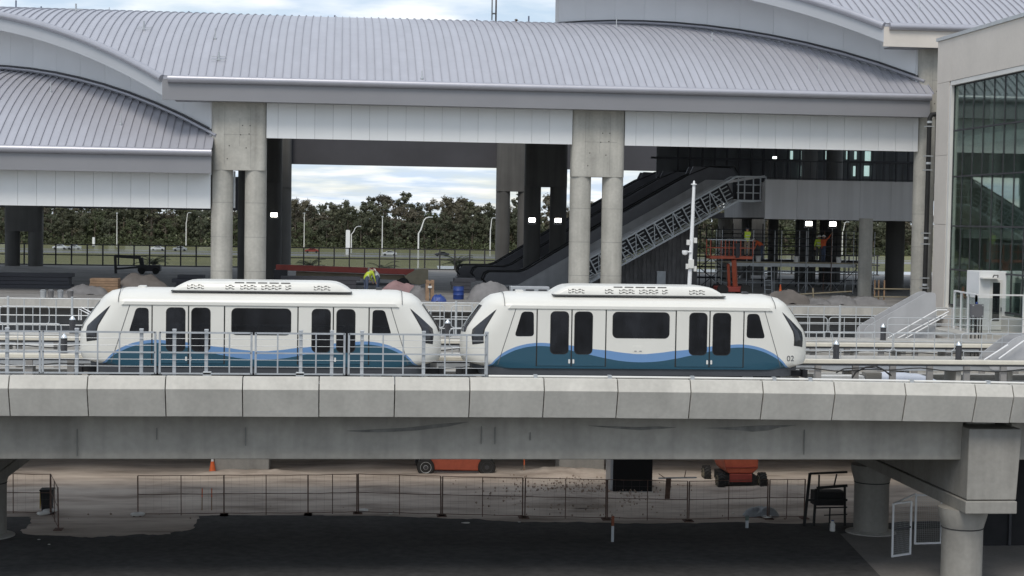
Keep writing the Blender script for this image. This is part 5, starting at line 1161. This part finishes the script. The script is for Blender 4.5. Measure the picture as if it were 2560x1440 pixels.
person('worker in a cap, only the head showing over the main roof ridge', (ax(1290, 118.2, 55), 118.2, rz(118.2, EZ)+.05), rad(-90), {}, 'denim', 'denim', hat='sheet_gray')
for k, (px, Y, z) in enumerate(((1990, 101.2, zd), (2097, 101.1, zd), (1896, 101.2, zd))):
    x = ax(px, Y, 640); t = thing('mortar_pail', 'white pail standing on the scaffold deck', 'pail', (x, Y, z), 'pails on the scaffold deck'); mb = MB(); mb.lathe([(.14, 0), (.17, .34), (.18, .35), (.18, .38)], (x, Y, z-.005), 14); mb.build('shell', 'off_white', t, smooth=True); mb = MB(); mb.tube([(x-.17, Y, z+.33), (x, Y-.17, z+.36), (x+.17, Y, z+.33)], .012, 5); mb.build('handle', 'galv', t)
# barricade at right of the scaffold
t = thing('barricade', 'tan timber barricade with uprights right of the scaffold', 'barricade', (ax(2210, 93, 720), 93, 7.9))
for px in (2187, 2197, 2211): x = ax(px, 93, 720); mb = MB(); mb.box(x-.035, x+.035, 93, 93.06, 7.89, az(700, 93, px)); mb.build('upright', 'wood', t)
for py in (722, 742): mb = MB(); mb.box(ax(2185, 93, py), ax(2275, 93, py), 92.93, 93.0, az(py, 93, 2230)-.03, az(py, 93, 2230)+.03); mb.build('board', 'tan_paint', t)
t = thing('loose_timber', 'pale loose timbers leaning low across the scaffold foot', 'timber', (ax(2040, 95, 740), 95, 7.9))
for (xa, ya), (xb, yb) in (((1985, 736), (2130, 728)), ((2000, 748), (2125, 744)), ((2032, 720), (2034, 758))): mb = MB(); a, b = at(xa, ya, 95), at(xb, yb, 95); mb.bar((a.x, 95, a.z), (b.x, 95, b.z), .08, .06); mb.build('timber', 'tan_paint', t)
t = thing('traffic_cone', 'orange cone on the platform below the scaffold ladder', 'cone', (ax(1951, 96, 720), 96, 7.9)); x = ax(1951, 96, 720); mb = MB(); mb.lathe([(.13, .03), (.03, .7)], (x, 96, 7.9), 14); mb.build('cone', 'safety_orange', t, smooth=True); mb = MB(); mb.box(x-.18, x+.18, 95.82, 96.18, 7.895, 7.935); mb.build('base', 'safety_orange', t)
# ================================================================== yard under and behind the guideway
# temporary fence: each panel one thing on small feet
FP = [((345, 1290), (560, 1288)), ((560, 1288), (770, 1287)), ((770, 1287), (892, 1284)), ((896, 1284), (1102, 1290)), ((1106, 1290), (1306, 1294)), ((1312, 1295), (1514, 1299)), ((1518, 1299), (1718, 1303)), ((1722, 1303), (1918, 1297)), ((1922, 1297), (2010, 1296))]
FL = ['rusty wire fence panel with a sandbagged foot at the open drive edge', 'rusty wire fence panel second from the open drive edge', 'short rusty wire fence panel third from the open drive edge', 'rusty wire fence panel in front of the red lift wheels', 'rusty wire fence panel right of the red lift, before the plain sand', 'rusty wire fence panel in front of the dug-up dirt heap', 'rusty wire fence panel in front of the big black box', 'rusty wire fence panel in front of the orange tractor-wheeled lift', 'short rusty wire fence panel meeting the black steel frame']
MESH = mat('chain_mesh', (.16, .15, .145), .8)
def fence(pa, pb, lab, h=1.62):
    a, b = Vector((pa[0], pa[1], 0)), Vector((pb[0], pb[1], 0)); d = (b-a); L_ = d.length
    t = thing('fence_panel', lab, 'fence', tuple((a+b)/2), 'temporary fence panels along the road'); up = Vector((0, 0, 1)); lean = Vector((random.uniform(-.02, .02), random.uniform(-.03, .03), 0))
    def P_(s, z): return a+d*s+up*(z+.03)+lean*z
    for s, r in ((0, .027), (1, .027), (.5, .018)): mb = MB(); mb.tube([P_(s, -.03), P_(s, h)], r, 6); mb.build('post', 'rust', t)
    for z in (.06, h*.53, h): mb = MB(); mb.tube([P_(0, z), P_(.25, z-.012), P_(.5, z), P_(.75, z-.015), P_(1, z)], .015, 6); mb.build('rail', 'rust', t)
    n = max(4, int(L_/.30)); mb = MB()
    for k in range(1, n): mb.tube([P_(k/n, .06), P_(k/n, h)], .0022, 3)
    for k in range(1, 6): mb.tube([P_(0, .06+(h-.06)*k/6), P_(1, .06+(h-.06)*k/6)], .0022, 3)
    mb.build('wire_mesh', MESH, t)
    for s in (0, 1): p = P_(s, 0); mb = MB(); mb.box(p.x-.16, p.x+.16, p.y-.25, p.y+.25, .005, .045); mb.build('foot', 'rust', t)
for (pa, pb), lab in zip(FP, FL): fence(atz(*pa, 0), atz(*pb, 0), lab)
fence(atz(-60, 1284, 0), atz(126, 1286, 0), 'rusty wire fence panel beside the dark pier column at the left'); fence(atz(128, 1286, 0), atz(146, 1325, 0), 'rusty wire fence panel swung open beside the sandy drive')
def sandbag(px, py, lab, s=1.0):
    p = atz(px, py, 0); t = thing('sandbag', lab, 'sandbag', (p.x, p.y, 0)); mb = MB(); n, m_ = 14, 8
    for i in range(m_+1):
        a = math.pi*i/m_
        for k in range(n): t2 = 2*math.pi*k/n; r = math.sin(a)**.6; mb.v.append((p.x+.30*s*r*math.cos(t2)*(1+.1*math.sin(3*t2)), p.y+.2*s*r*math.sin(t2), .085*s+.085*s*math.cos(a)*(1+.15*math.sin(2*t2))))
    for i in range(m_):
        for k in range(n): mb.f.append((i*n+k, i*n+(k+1) % n, (i+1)*n+(k+1) % n, (i+1)*n+k))
    mb.build('bag', 'off_white', t, smooth=True)
sandbag(344, 1291, 'white sandbag on the fence foot at the open drive edge'); sandbag(124, 1282, 'white sandbag below the black bin', 1.0); sandbag(108, 1288, 'flat white sandbag on the ground by the swung fence panel', .9); sandbag(905, 1281, 'white sandbag behind the fence in front of the red lift', .9); sandbag(1918, 1296, 'small white sandbag at the fence end near the black frame', .7)
mound('sheet_heap', 'clear crumpled plastic sheet lying behind the fence near the black frame', 'sheet', atz(1905, 1292, 0).x, atz(1905, 1290, 0).y, 0, 1.5, .9, .5, mat('plastic_grey', (.30, .32, .34), .35), 31)
# black wheelie bin
p = atz(118, 1280, 0); t = thing('wheelie_bin', 'black wheelie bin with yellow strap behind the left fence panel', 'bin', (p.x, p.y, 0))
mb = MB(); mb.add([(p.x-.19, p.y-.2, .05), (p.x+.19, p.y-.2, .05), (p.x+.19, p.y+.2, .05), (p.x-.19, p.y+.2, .05), (p.x-.25, p.y-.26, .9), (p.x+.25, p.y-.26, .9), (p.x+.25, p.y+.28, .9), (p.x-.25, p.y+.28, .9)], [(0, 3, 2, 1), (4, 5, 6, 7), (0, 1, 5, 4), (1, 2, 6, 5), (2, 3, 7, 6), (3, 0, 4, 7)]); mb.build('tub', 'black_rubber', t, bevel=.02)
mb = MB(); mb.box(p.x-.27, p.x+.27, p.y-.29, p.y+.33, .9, .96); mb.build('lid', 'black_rubber', t, bevel=.015)
for s in (-.17, .17): mb = MB(); mb.lathe([(.02, -.03), (.1, -.03), (.1, .03), (.02, .03)], (p.x+s, p.y+.24, .1), 14, 'x'); mb.build('wheel', 'charcoal', t)
mb = MB(); mb.box(p.x-.285, p.x-.25, p.y-.1, p.y-.02, .15, .85); mb.build('strap', mat('yellow_strap', (.6, .4, .05), .7), t)
# cones and marker stakes
def cone(px, py, lab, h=.71):
    p = atz(px, py, 0); t = thing('traffic_cone', lab, 'cone', (p.x, p.y, .03)); z = .05
    mb = MB(); mb.lathe([(.17, .03), (.12, h*.45)], (p.x, p.y, z), 18); mb.build('cone', 'safety_orange', t, smooth=True)
    mb = MB(); mb.lathe([(.118, h*.45), (.075, h*.78)], (p.x, p.y, z), 18); mb.build('collar', 'safety_orange', t, smooth=True); mb = MB(); mb.lathe([(.074, h*.78), (.04, h)], (p.x, p.y, z), 18); mb.build('reflective_top', 'white_paint', t, smooth=True)
    mb = MB(); mb.box(p.x-.22, p.x+.22, p.y-.22, p.y+.22, -.03, z+.03); mb.build('base', 'safety_orange', t, bevel=.02)
cone(531, 1186, 'orange traffic cone with white top before the pale concrete wall', .74)
def stake(px, py, h, lab, m='safety_orange', w=.045):
    p = atz(px, py, 0); t = thing('marker_stake', lab, 'stake', (p.x, p.y, 0)); mb = MB(); mb.box(p.x-w, p.x+w, p.y-w*.6, p.y+w*.6, -.04, h*.62); mb.build('shaft', 'wood' if m == 'safety_orange' else 'galv', t); mb = MB(); mb.box(p.x-w*1.05, p.x+w*1.05, p.y-w*.66, p.y+w*.66, h*.62, h); mb.build('flagged_top', m, t)
stake(505, 1278, .95, 'thin red marker stake in the sand left of its twin', w=.02); stake(529, 1278, .95, 'thin red marker stake in the sand right of its twin', w=.02)
stake(1531, 1355, 1.0, 'grey marker stake with rusty orange top standing in the road', m=mat('dull_orange', (.22, .07, .035), .8), w=.05); stake(1867, 1320, .5, 'short pale green stub post beside the road fence', m=mat('stub_green', (.14, .18, .16), .7), w=.06)
stake(1310, 1186, .75, 'thin orange marker stake behind the fence beside a twig', w=.025)
p = atz(2081, 1328, 0); t = thing('water_bottle', 'white jug standing on the road by the big pier column', 'jug', (p.x, p.y, 0)); mb = MB(); mb.lathe([(.10, 0), (.11, .02), (.11, .28), (.05, .36), (.05, .41)], (p.x, p.y, 0.004), 14); mb.build('jug', 'off_white', t, smooth=True); mb = MB(); mb.lathe([(.055, .41), (.055, .44)], (p.x, p.y, 0.004), 12); mb.build('cap', 'blue_plastic', t)
# pale litter on the asphalt
for px, py, s in ((1168, 1308, .16), (1297, 1306, .07), (975, 1286, .08), (1832, 1284, .07), (96, 1350, .05), (124, 1362, .05)):
    p = atz(px, py, 0); mb = MB(); pts = [(p.x+s*math.cos(k*1.05)*(1+.5*math.sin(k*5+px)), p.y+s*.8*math.sin(k*1.05)) for k in range(6)]; mb.add([(x, y, .012) for x, y in pts]+[(x, y, .028) for x, y in pts], [tuple(range(6)), tuple(range(11, 5, -1))]+[(i, (i+1) % 6, (i+1) % 6+6, i+6) for i in range(6)]); tag(mb.build('litter', 'off_white'), 'pale scrap of litter lying on the dark asphalt by the fence', 'litter', 'scraps of litter on the road')
# dirt heaps and pebbles
mound('dirt_heap', 'churned brown dirt heap with clods below the big black box', 'dirt', *atz(1425, 1258, 0).xy, 0, 6.0, 3.4, .5, 'sand', 41, 40, 28)
mound('dirt_heap', 'pale low spoil bank along the foot of the concrete walls', 'dirt', *atz(1420, 1190, 0).xy, 0, 5.5, 2.6, .45, 'sand', 44, 40, 20)
mound('dirt_heap', 'pale low spoil bank by the traffic cone', 'dirt', *atz(640, 1189, 0).xy, 0, 6.5, 2.0, .3, 'sand', 47, 40, 20)
mound('dirt_heap', 'low tan sand heap around the orange tractor-wheeled lift', 'dirt', *atz(1985, 1235, 0).xy, 0, 5.0, 4.0, .35, 'sand', 49, 40, 28)
mb = MB(); rnd = random.Random(5)
for k in range(620):
    if k < 520: px, py = rnd.gauss(1450, 110), rnd.gauss(1240, 22)
    else: px, py = rnd.uniform(150, 2000), rnd.uniform(1180, 1300)
    q = atz(px, max(1165, min(1300, py)), 0); s = rnd.uniform(.02, .07); z = .02+(.18 if k < 520 else .03)
    vs = [(q.x+s*rnd.uniform(.6, 1), q.y, z), (q.x-s*rnd.uniform(.6, 1), q.y, z), (q.x, q.y+s, z), (q.x, q.y-s, z), (q.x, q.y, z+s*.8), (q.x, q.y, z-s)]
    mb.add(vs, [(0, 2, 4), (2, 1, 4), (1, 3, 4), (3, 0, 4), (2, 0, 5), (1, 2, 5), (3, 1, 5), (0, 3, 5)])
o = mb.build('clods', mat('clod', (.33, .26, .21), .95, var=.3, scale=2)); tag(o, 'scattered brown clods and stones on the sandy yard', 'stones'); o['kind'] = 'stuff'
# black box on a pallet
a, b = at(1527, 1140, 72.5), at(1629, 1232, 72.5); t = thing('black_box', 'big matt black box raised on a low pale frame behind the fence', 'box', ((a.x+b.x)/2, 73.1, 0))
mb = MB(); mb.box(a.x+.12, b.x, 72.4, 73.8, .10, 1.95); mb.build('case', mat('matt_black', (.008, .008, .009), .95), t)
mb = MB(); mb.box(a.x-.0, a.x+.115, 72.5, 73.8, .14, 1.9); mb.build('side_panel', 'galv', t)
mb = MB(); mb.box(a.x-.1, b.x+.05, 72.3, 73.9, -.02, .098); mb.build('pallet', 'off_white', t)
# red rough-terrain lifts
def wheel(x, y, z, r, w, t, m='black_rubber', rim='galv_light', axis='y'):
    mb = MB(); mb.lathe([(r*.5, -w/2), (r*.9, -w/2), (r, -w*.3), (r, w*.3), (r*.9, w/2), (r*.5, w/2)], (x, y, z), 26, axis); wh = mb.build('wheel', m, t, smooth=True)
    mb = MB(); mb.lathe([(r*.22, -w/2-.005), (r*.5, -w*.42), (r*.62, -w/2-.012), (r*.64, -w/2), (r*.64, w/2), (r*.22, w/2)], (x, y, z), 22, axis); mb.build('rim', rim, wh, smooth=True)
    if axis == 'y':
        mb = MB(); mb.lathe([(.02, -w/2-.03), (.09, -w/2-.03), (.1, -w/2)], (x, y, z), 12, axis); mb.build('hub', 'charcoal', wh)
    return wh
X = atz(1064, 1190, 0); r = .42; x0 = X.x; y0 = X.y+.1; x1 = atz(1217, 1190, 0).x
t = thing('rough_terrain_lift', 'orange-red lift chassis with big pale-rimmed wheels under the guideway', 'lift', ((x0+x1)/2, y0+.8, 0))
for x, rim in ((x0, 'galv_light'), (x1, 'charcoal')):
    for y in (y0, y0+1.7): wheel(x, y, r-.01, r, .32, t, rim=rim)
pts = [(x0+.42, .26), (x1-.4, .22), (x1-.25, .9), (x1-.1, 1.0), (x1-.2, 1.4), (x0-.2, 1.4), (x0-.3, .95), (x0+.2, .92)]
mb = MB(); mb.prism(pts, y0+.05, y0+1.65); mb.build('chassis', 'orange', t, bevel=.04)
mb = MB(); mb.box(x0-.2, x1+.2, y0+.3, y0+1.4, 1.38, 1.9); mb.build('turntable', 'orange', t, bevel=.05)
mb = MB(); mb.bar((x0+.4, y0-.12, .2), (x1-.4, y0-.12, .2), .08); mb.build('step_bar', 'charcoal', t)
mb = MB(); mb.box(x0+.9, x0+1.15, y0+.03, y0+.06, .8, .95); mb.build('decal_plate', 'off_white', t)
X = atz(1853, 1224, 0); xc, y0 = X.x, X.y
t = thing('rough_terrain_lift', 'orange-red lift with chunky tractor tyres seen end-on behind the fence', 'lift', (xc, y0+1, 0))
for x, y in ((xc-.95, y0+.15), (xc+.98, y0+.05), (xc-1.15, y0+2.2), (xc+.85, y0+2.2)):
    wh = wheel(x, y, .385, .39, .32, t, rim='tan_paint', axis='x')
    mb = MB()
    for k in range(16):
        a = 2*math.pi*k/16
        for s in (-1, 1): c = Vector((x+s*.08, y+.385*math.cos(a), .385+.385*math.sin(a))); d = Vector((.16*s, -math.sin(a)*.10, math.cos(a)*.10)); mb.bar(c-d*.5, c+d*.5, .05, .05)
    mb.build('lug', 'black_rubber', wh)
mb = MB(); mb.prism([(xc-.72, .95), (xc-.6, .72), (xc+.55, .72), (xc+.8, .95), (xc+.82, 1.55), (xc-.85, 1.55)], y0+.1, y0+2.4); mb.build('hood', 'orange', t, bevel=.05)
mb = MB(); mb.box(xc-.55, xc+.5, y0-.02, y0+.08, .35, .72); mb.build('bumper', 'red_paint', t, bevel=.02); mb = MB(); mb.box(xc-.75, xc+.75, y0+.05, y0+2.3, .22, .62); mb.build('axle', 'black_rubber', t)
mb = MB(); mb.box(xc-.75, xc+.72, y0+.07, y0+.1, 1.0, 1.04); mb.build('grab_bar', 'red_paint', t)
# leaning pipes / saw horse
p = atz(1690, 1252, 0); t = thing('saw_horse', 'dark red steel trestle standing by the black box', 'trestle', (p.x, p.y, 0)); 
for dx in (-.45, -.35): mb = MB(); mb.bar((p.x+dx, p.y, -.02), (p.x+dx+.05, p.y, 1.0), .11); mb.build('leg', 'rust', t)
mb = MB(); mb.bar((p.x-.8, p.y, 1.0), (p.x+.9, p.y, 1.03), .06); mb.build('beam', 'galv', t); mb = MB(); mb.bar((p.x-.8, p.y, 1.2), (p.x-.5, p.y, 1.0), .03); mb.bar((p.x+.35, p.y, 1.0), (p.x+.42, p.y, 1.35), .03); mb.build('bar', 'rust', t)
# black steel frame structure by the back column
t = thing('steel_frame', 'black steel stair tower frame leaning by the big pier column', 'frame', (18.8, 64, 0)); Y = 64.6
def q(px, py, Y_=Y): return at(px, py, Y_)
for a, b, w in (((2025, 1183), (2010, 1318), .10), ((2048, 1187), (2046, 1250), .06), ((2025, 1184), (2118, 1180), .08), ((2042, 1220), (2118, 1214), .10), ((2020, 1250), (2118, 1250), .08), ((2040, 1222), (2034, 1318), .09), ((2085, 1215), (2092, 1185), .05), ((2036, 1270), (2118, 1268), .05), ((2060, 1288), (2118, 1286), .04), ((2075, 1270), (2073, 1318), .05), ((2112, 1214), (2112, 1318), .08)):
    mb = MB(); mb.bar(q(*a), q(*b), w); mb.build('bar', 'black_rubber', t)
a, b = q(2042, 1232), q(2116, 1266); mb = MB(); mb.box(a.x, b.x, Y+.2, Y+.9, b.z, a.z); mb.build('landing', 'black_rubber', t)
# white mesh gate
g0, g1 = atz(2230, 1394, 0), atz(2275, 1387, 0)
t = thing('mesh_gate', 'white framed mesh gate standing ajar beside the front pier column', 'gate', (g0.x, g0.y, 0)); H = 1.98
def leaf(p, q_, h=H, bar=True):
    p, q_ = Vector((p.x, p.y, .02)), Vector((q_.x, q_.y, .02)); u = Vector((0, 0, 1))
    for a, b in ((p, p+u*h), (q_, q_+u*h), (p+u*.03, q_+u*.03), (p+u*h, q_+u*h)): mb = MB(); mb.bar(a, b, .065); mb.build('frame_bar', 'white_paint', t)
    if bar: mb = MB(); mb.bar(p+u*h*.52, q_+u*h*.52, .06); mb.build('push_bar', 'charcoal', t)
    mb = MB(); n = 14
    for k in range(1, n): s = p+(q_-p)*k/n; mb.tube([s, s+u*h], .0035, 3)
    for k in range(1, 26): mb.tube([p+u*h*k/26, q_+u*h*k/26], .0035, 3)
    mb.build('mesh', 'galv_light', t)
leaf(g0, g1); g2 = atz(2287, 1362, 0); g3 = atz(2352, 1360, 0); leaf(g2, g3, h=1.9, bar=False)
mb = MB(); mb.bar((g0.x, g0.y, 2.0), (g2.x, g2.y, 1.98), .05); mb.build('frame_bar', 'white_paint', t)
# ================================================================== far field beyond the station
def street_lamp(px, pyb, pyt, kind, lab, grp=None, arm=1):
    p = atz(px, pyb, 0); d = p.y; h = at(px, pyt, d).z; t = thing('street_lamp', lab, 'lamp', (p.x, p.y, 0), grp); r = .13
    if kind == 'plain': mb = MB(); mb.tube([(p.x, d, -.02), (p.x, d, h)], r, 8, radii=[.17, .11]); mb.build('pole', 'off_white', t, smooth=True); mb = MB(); mb.box(p.x-.3, p.x+.3, d-.3, d+.3, h, h+.35); mb.build('lamp_head', 'galv_light', t)
    else:
        k = h*.70; mb = MB(); mb.tube([(p.x, d, -.02), (p.x, d, k), (p.x+arm*.5, d, k+.8), (p.x+arm*h*.10, d, h-.6), (p.x+arm*h*.14, d, h-.1), (p.x+arm*h*.20, d, h)], .14, 8, radii=[.2, .16, .14, .12, .11, .1]); mb.build('pole', 'off_white', t, smooth=True); mb = MB(); mb.box(p.x+arm*h*.17, p.x+arm*h*.17+1.1, d-.2, d+.2, h-.05, h+.2); mb.build('lamp_head', 'galv_light', t)
G_ = 'street lamps along the far road'; SL = 'thin pale straight street lamp by the far road before the trees'
for px, b, tp in ((292, 618, 534), (760, 622, 534), (955, 640, 543)): street_lamp(px, b, tp, 'plain', SL, G_)
street_lamp(1045, 678, 543, 'curved', 'tall pale curved-arm street lamp nearest behind the glass screen'); street_lamp(465, 616, 532, 'curved', 'pale curved-arm street lamp behind the low hall opening', arm=.35); street_lamp(1225, 640, 545, 'curved', 'pale curved-arm street lamp beside the dark rear columns', arm=.3)
street_lamp(1905, 640, 556, 'curved', 'pale curved-arm street lamp behind the basket worker', arm=-.6); street_lamp(2105, 640, 555, 'curved', 'pale curved-arm street lamp right of the floodlights', arm=.6); street_lamp(878, 632, 566, 'curved', 'pale hooked street lamp beside the white totem', arm=1.4)
p = atz(868, 641, 0); t = thing('totem_sign', 'white upright totem sign block by the far road', 'sign', (p.x, p.y, 0)); d = p.y; mb = MB(); mb.prism(rrect(ax(863, d), ax(873.5, d), -.05, az(575, d, 868), .3, 3), d, d+.9); mb.build('block', 'white_paint', t); mb = MB(); mb.box(ax(860, d), ax(877, d), d-.4, d+1.3, -.05, .5); mb.build('plinth', 'concrete', t)
for px, pyt in ((234, 593),): p = atz(px, 618, 0); t = thing('marker_post', 'short thick white post by the far road behind the low hall', 'post', (p.x, p.y, 0)); d = p.y; mb = MB(); mb.lathe([(.45, 0), (.45, az(pyt, d, px))], (p.x, d, -.02), 12); mb.build('post', 'white_paint', t); mb = MB(); mb.lathe([(.5, 0), (.5, .4)], (p.x, d, -.02), 12); mb.build('base', 'charcoal', t)
def car(px, py, lab, m='white_car', L_=4.6, y=None, flip=1):
    p = atz(px, py, 0); y = y or p.y; x = ax(px, y, py); t = thing('parked_car' if False else 'car', lab, 'car', (x, y, 0)); s = L_/4.6
    prof = [(-2.3, .35), (-2.3, .85), (-1.9, 1.0), (-1.3, 1.08), (-.7, 1.45), (.7, 1.5), (1.5, 1.1), (2.2, .98), (2.3, .6), (2.25, .35)]
    mb = MB(); mb.prism([(x+flip*a*s, b*s+.02) for a, b in prof], y-.9, y+.9); mb.build('body', m, t, bevel=.08)
    mb = MB(); mb.prism([(x+flip*a*s, b*s+.02) for a, b in ((-1.15, 1.06), (-.68, 1.40), (.62, 1.43), (1.3, 1.1))], y-.92, y-.88); mb.build('side_window', 'window_dark', t)
    for wx in (-1.45, 1.45):
        for wy in (y-.85, y+.85): mb = MB(); mb.lathe([(.1, -.1), (.34, -.1), (.34, .1), (.1, .1)], (x+wx*s, wy, .34), 14, 'y'); mb.build('wheel', 'black_rubber', t, smooth=True)
car(974, 637, 'white car on the far road right of the thin straight lamp', y=515); car(395, 617, 'white car on the far road behind the low hall', y=541, flip=-1); car(150, 616, 'white car on the far road near the dark rear column pair', y=540); car(185, 617, 'silver car following close behind another on the far road', 'galv_light', y=540, flip=-1); car(450, 619, 'grey car on the far road right of the white one', 'galv', y=540); car(1105, 634, 'dark car on the far road right of the curved-arm lamp', 'dark_car', y=515); car(780, 621, 'red-brown car on the far road at the left of the wide opening', 'red_paint', y=541)
# palms just behind the glass screen
def palm(px, Y, zt, lab):
    x = ax(px, Y, 650); t = thing('palm', lab, 'palm', (x, Y, 0)); r_ = random.Random(px)
    mb = MB(); mb.tube([(x, Y, -.05), (x+.05, Y, zt*.5), (x, Y, zt)], .2, 10, radii=[.26, .2, .18]); mb.build('trunk', 'bark', t, smooth=True)
    for k in range(20):
        a = 2*math.pi*k/20+r_.uniform(-.1, .1); el = r_.uniform(.25, 1.25); L_ = r_.uniform(1.3, 1.9); mb = MB(); pts = []
        for s in range(7):
            q_ = s/6; rr = L_*q_*math.cos(el*(1-.4*q_)); zz = zt+L_*q_*math.sin(el)-.75*q_*q_*L_*.6; pts.append(Vector((x+rr*math.cos(a), Y+rr*math.sin(a), zz)))
        mb.tube(pts, .02, 4)
        for s in range(1, 7):
            d_ = (pts[s]-pts[s-1]).normalized(); sd_ = d_.cross(Vector((0, 0, 1))).normalized()
            for q2 in (0, .5):
                c = pts[s-1].lerp(pts[s], q2); w = .42*(1-.5*s/6)
                for sg in (-1, 1): e1 = c+sd_*sg*w+d_*.22-Vector((0, 0, .1)); mb.add([c, c+d_*.07, e1], [(0, 1, 2)])
        mb.build('frond', 'palm_leaf', t)
palm(1143, 142, 8.2, 'young palm with upright fronds behind the glass screen near the black escalator'); palm(955, 143, 7.6, 'young palm behind the glass screen at the middle of the wide opening'); palm(775, 143, 7.7, 'broad young palm behind the glass screen at the left of the wide opening'); palm(385, 143, 7.9, 'young palm behind the glass screen under the low hall')
# the far wood: individual trees
def tree_mesh(seed, h, w, leafm):
    r_ = random.Random(seed); tb = MB(); tb.tube([(0, 0, -.3), (r_.uniform(-.2, .2), 0, h*.4), (r_.uniform(-.5, .5), r_.uniform(-.4, .4), h*.92)], .3, 7, radii=[.32, .22, .06])
    for k in range(7):
        z = h*r_.uniform(.3, .8); a = r_.uniform(0, 6.28); l = w*r_.uniform(.25, .45); tb.tube([(0, 0, z), (l*.5*math.cos(a), l*.5*math.sin(a), z+l*.4), (l*math.cos(a), l*math.sin(a), z+l*.7)], .1, 5, radii=[.14, .09, .04])
    lb = MB(); cl_ = []
    for k in range(38):
        u = r_.random(); z = h*(.05+.92*u**.9); rad_ = w*.55*(1-.5*max(0, (u-.45)/.55)**1.6); a = r_.uniform(0, 6.28); q_ = rad_*math.sqrt(r_.random()); cl_.append((q_*math.cos(a), q_*math.sin(a), z, r_.uniform(.7, 1.7)))
    for cx, cy, cz, cr in cl_:
        for k in range(62):
            d = Vector((r_.gauss(0, 1), r_.gauss(0, 1), r_.gauss(0, .75))).normalized()*cr*r_.uniform(.35, 1.05); c = Vector((cx, cy, cz))+d; nn = (d.normalized()+Vector((r_.gauss(0, .45), r_.gauss(0, .45), .55+r_.gauss(0, .3)))+Vector((cx, cy, 0))*.10).normalized(); n1 = nn.cross(Vector((r_.gauss(0, 1), r_.gauss(0, 1), r_.gauss(0, 1)))).normalized(); n2 = nn.cross(n1); s = r_.uniform(.26, .52)
            lb.add([c-n1*s, c+n2*s*.7, c+n1*s, c-n2*s*.7], [(0, 1, 2, 3)])
    return tb.mesh('trunk', 'bark', True), lb.mesh('crown', leafm, recalc=False)
TM = [tree_mesh(100+k, h, w, 'leaf%d' % (k % 6)) for k, (h, w) in enumerate(((19, 9), (17.5, 8), (20.5, 8.5), (16, 9), (18.5, 7.5), (14, 9.5), (21.5, 7), (18, 8.5)))]
rt = random.Random(11); TL = ['tall leafy tree in the far wood beyond the road', 'bushy dark green tree in the far wood beyond the road']
cnt = 0
for row, (Y, zs, step) in enumerate(((632, .66, 6.6), (641, .84, 6.2), (652, .95, 6.2), (664, 1.0, 6.4))):
    x = -222.0
    while x < 235:
        k = rt.randrange(8) if row else rt.choice((3, 5, 5, 1, 3)); tm = TM[k]; s = zs*rt.uniform(.88, 1.10); t = thing('tree', ['olive leafy tree', 'dark olive leafy tree', 'brown-tinged leafy tree', 'broad dark green tree', 'pale brownish leafy tree', 'low wide green tree', 'tall slim olive tree', 'mid-height dark olive tree'][k]+' in the dense far wood beyond the road', 'tree', (x, Y+rt.uniform(-3, 3), 0), 'trees of the far wood')
        t.rotation_euler = (0, 0, rt.uniform(0, 6.28)); t.scale = (s*1.1, s*1.1, s)
        t.scale = (s*rt.uniform(.9, 1.35), s*rt.uniform(.9, 1.35), s*rt.uniform(.9, 1.12))
        for me, nm in zip(tm, ('trunk', 'crown')): o = bpy.data.objects.new(nm, me); COL.objects.link(o); o.parent = t
        x += step*rt.uniform(.7, 1.3); cnt += 1
# undergrowth at the wood's edge
mb = MB(); rb = random.Random(3)
for k in range(14000):
    x = rb.uniform(-240, 265); y = rb.uniform(622, 634); z = abs(rb.gauss(0, 1.7))+.1; c = Vector((x, y, min(z, 5))); n1 = Vector((rb.gauss(0, 1), rb.gauss(0, 1), rb.gauss(0, 1))).normalized(); n2 = n1.cross(Vector((0, 0, 1))).normalized(); s = rb.uniform(.25, .55); mb.add([c-n1*s, c+n2*s, c+n1*s, c-n2*s], [(0, 1, 2, 3)])
for k in range(26000):
    x = rb.uniform(-235, 250); y = rb.uniform(669, 680); z = rb.uniform(0, 14.5+2*NZ.noise(Vector((x*.06, 0, 1)))); c = Vector((x, y, z)); n1 = Vector((rb.gauss(0, 1), rb.gauss(0, 1), rb.gauss(0, 1))).normalized(); n2 = n1.cross(Vector((rb.gauss(0, 1), 0, 1))).normalized(); s = rb.uniform(.35, .8); mb.add([c-n1*s, c+n2*s, c+n1*s, c-n2*s], [(0, 1, 2, 3)])
me = mb.mesh('undergrowth', 'leaf5', recalc=False); o = bpy.data.objects.new('undergrowth', me); COL.objects.link(o); tag(o, 'low green undergrowth along the foot of the far wood', 'undergrowth'); o['kind'] = 'stuff'
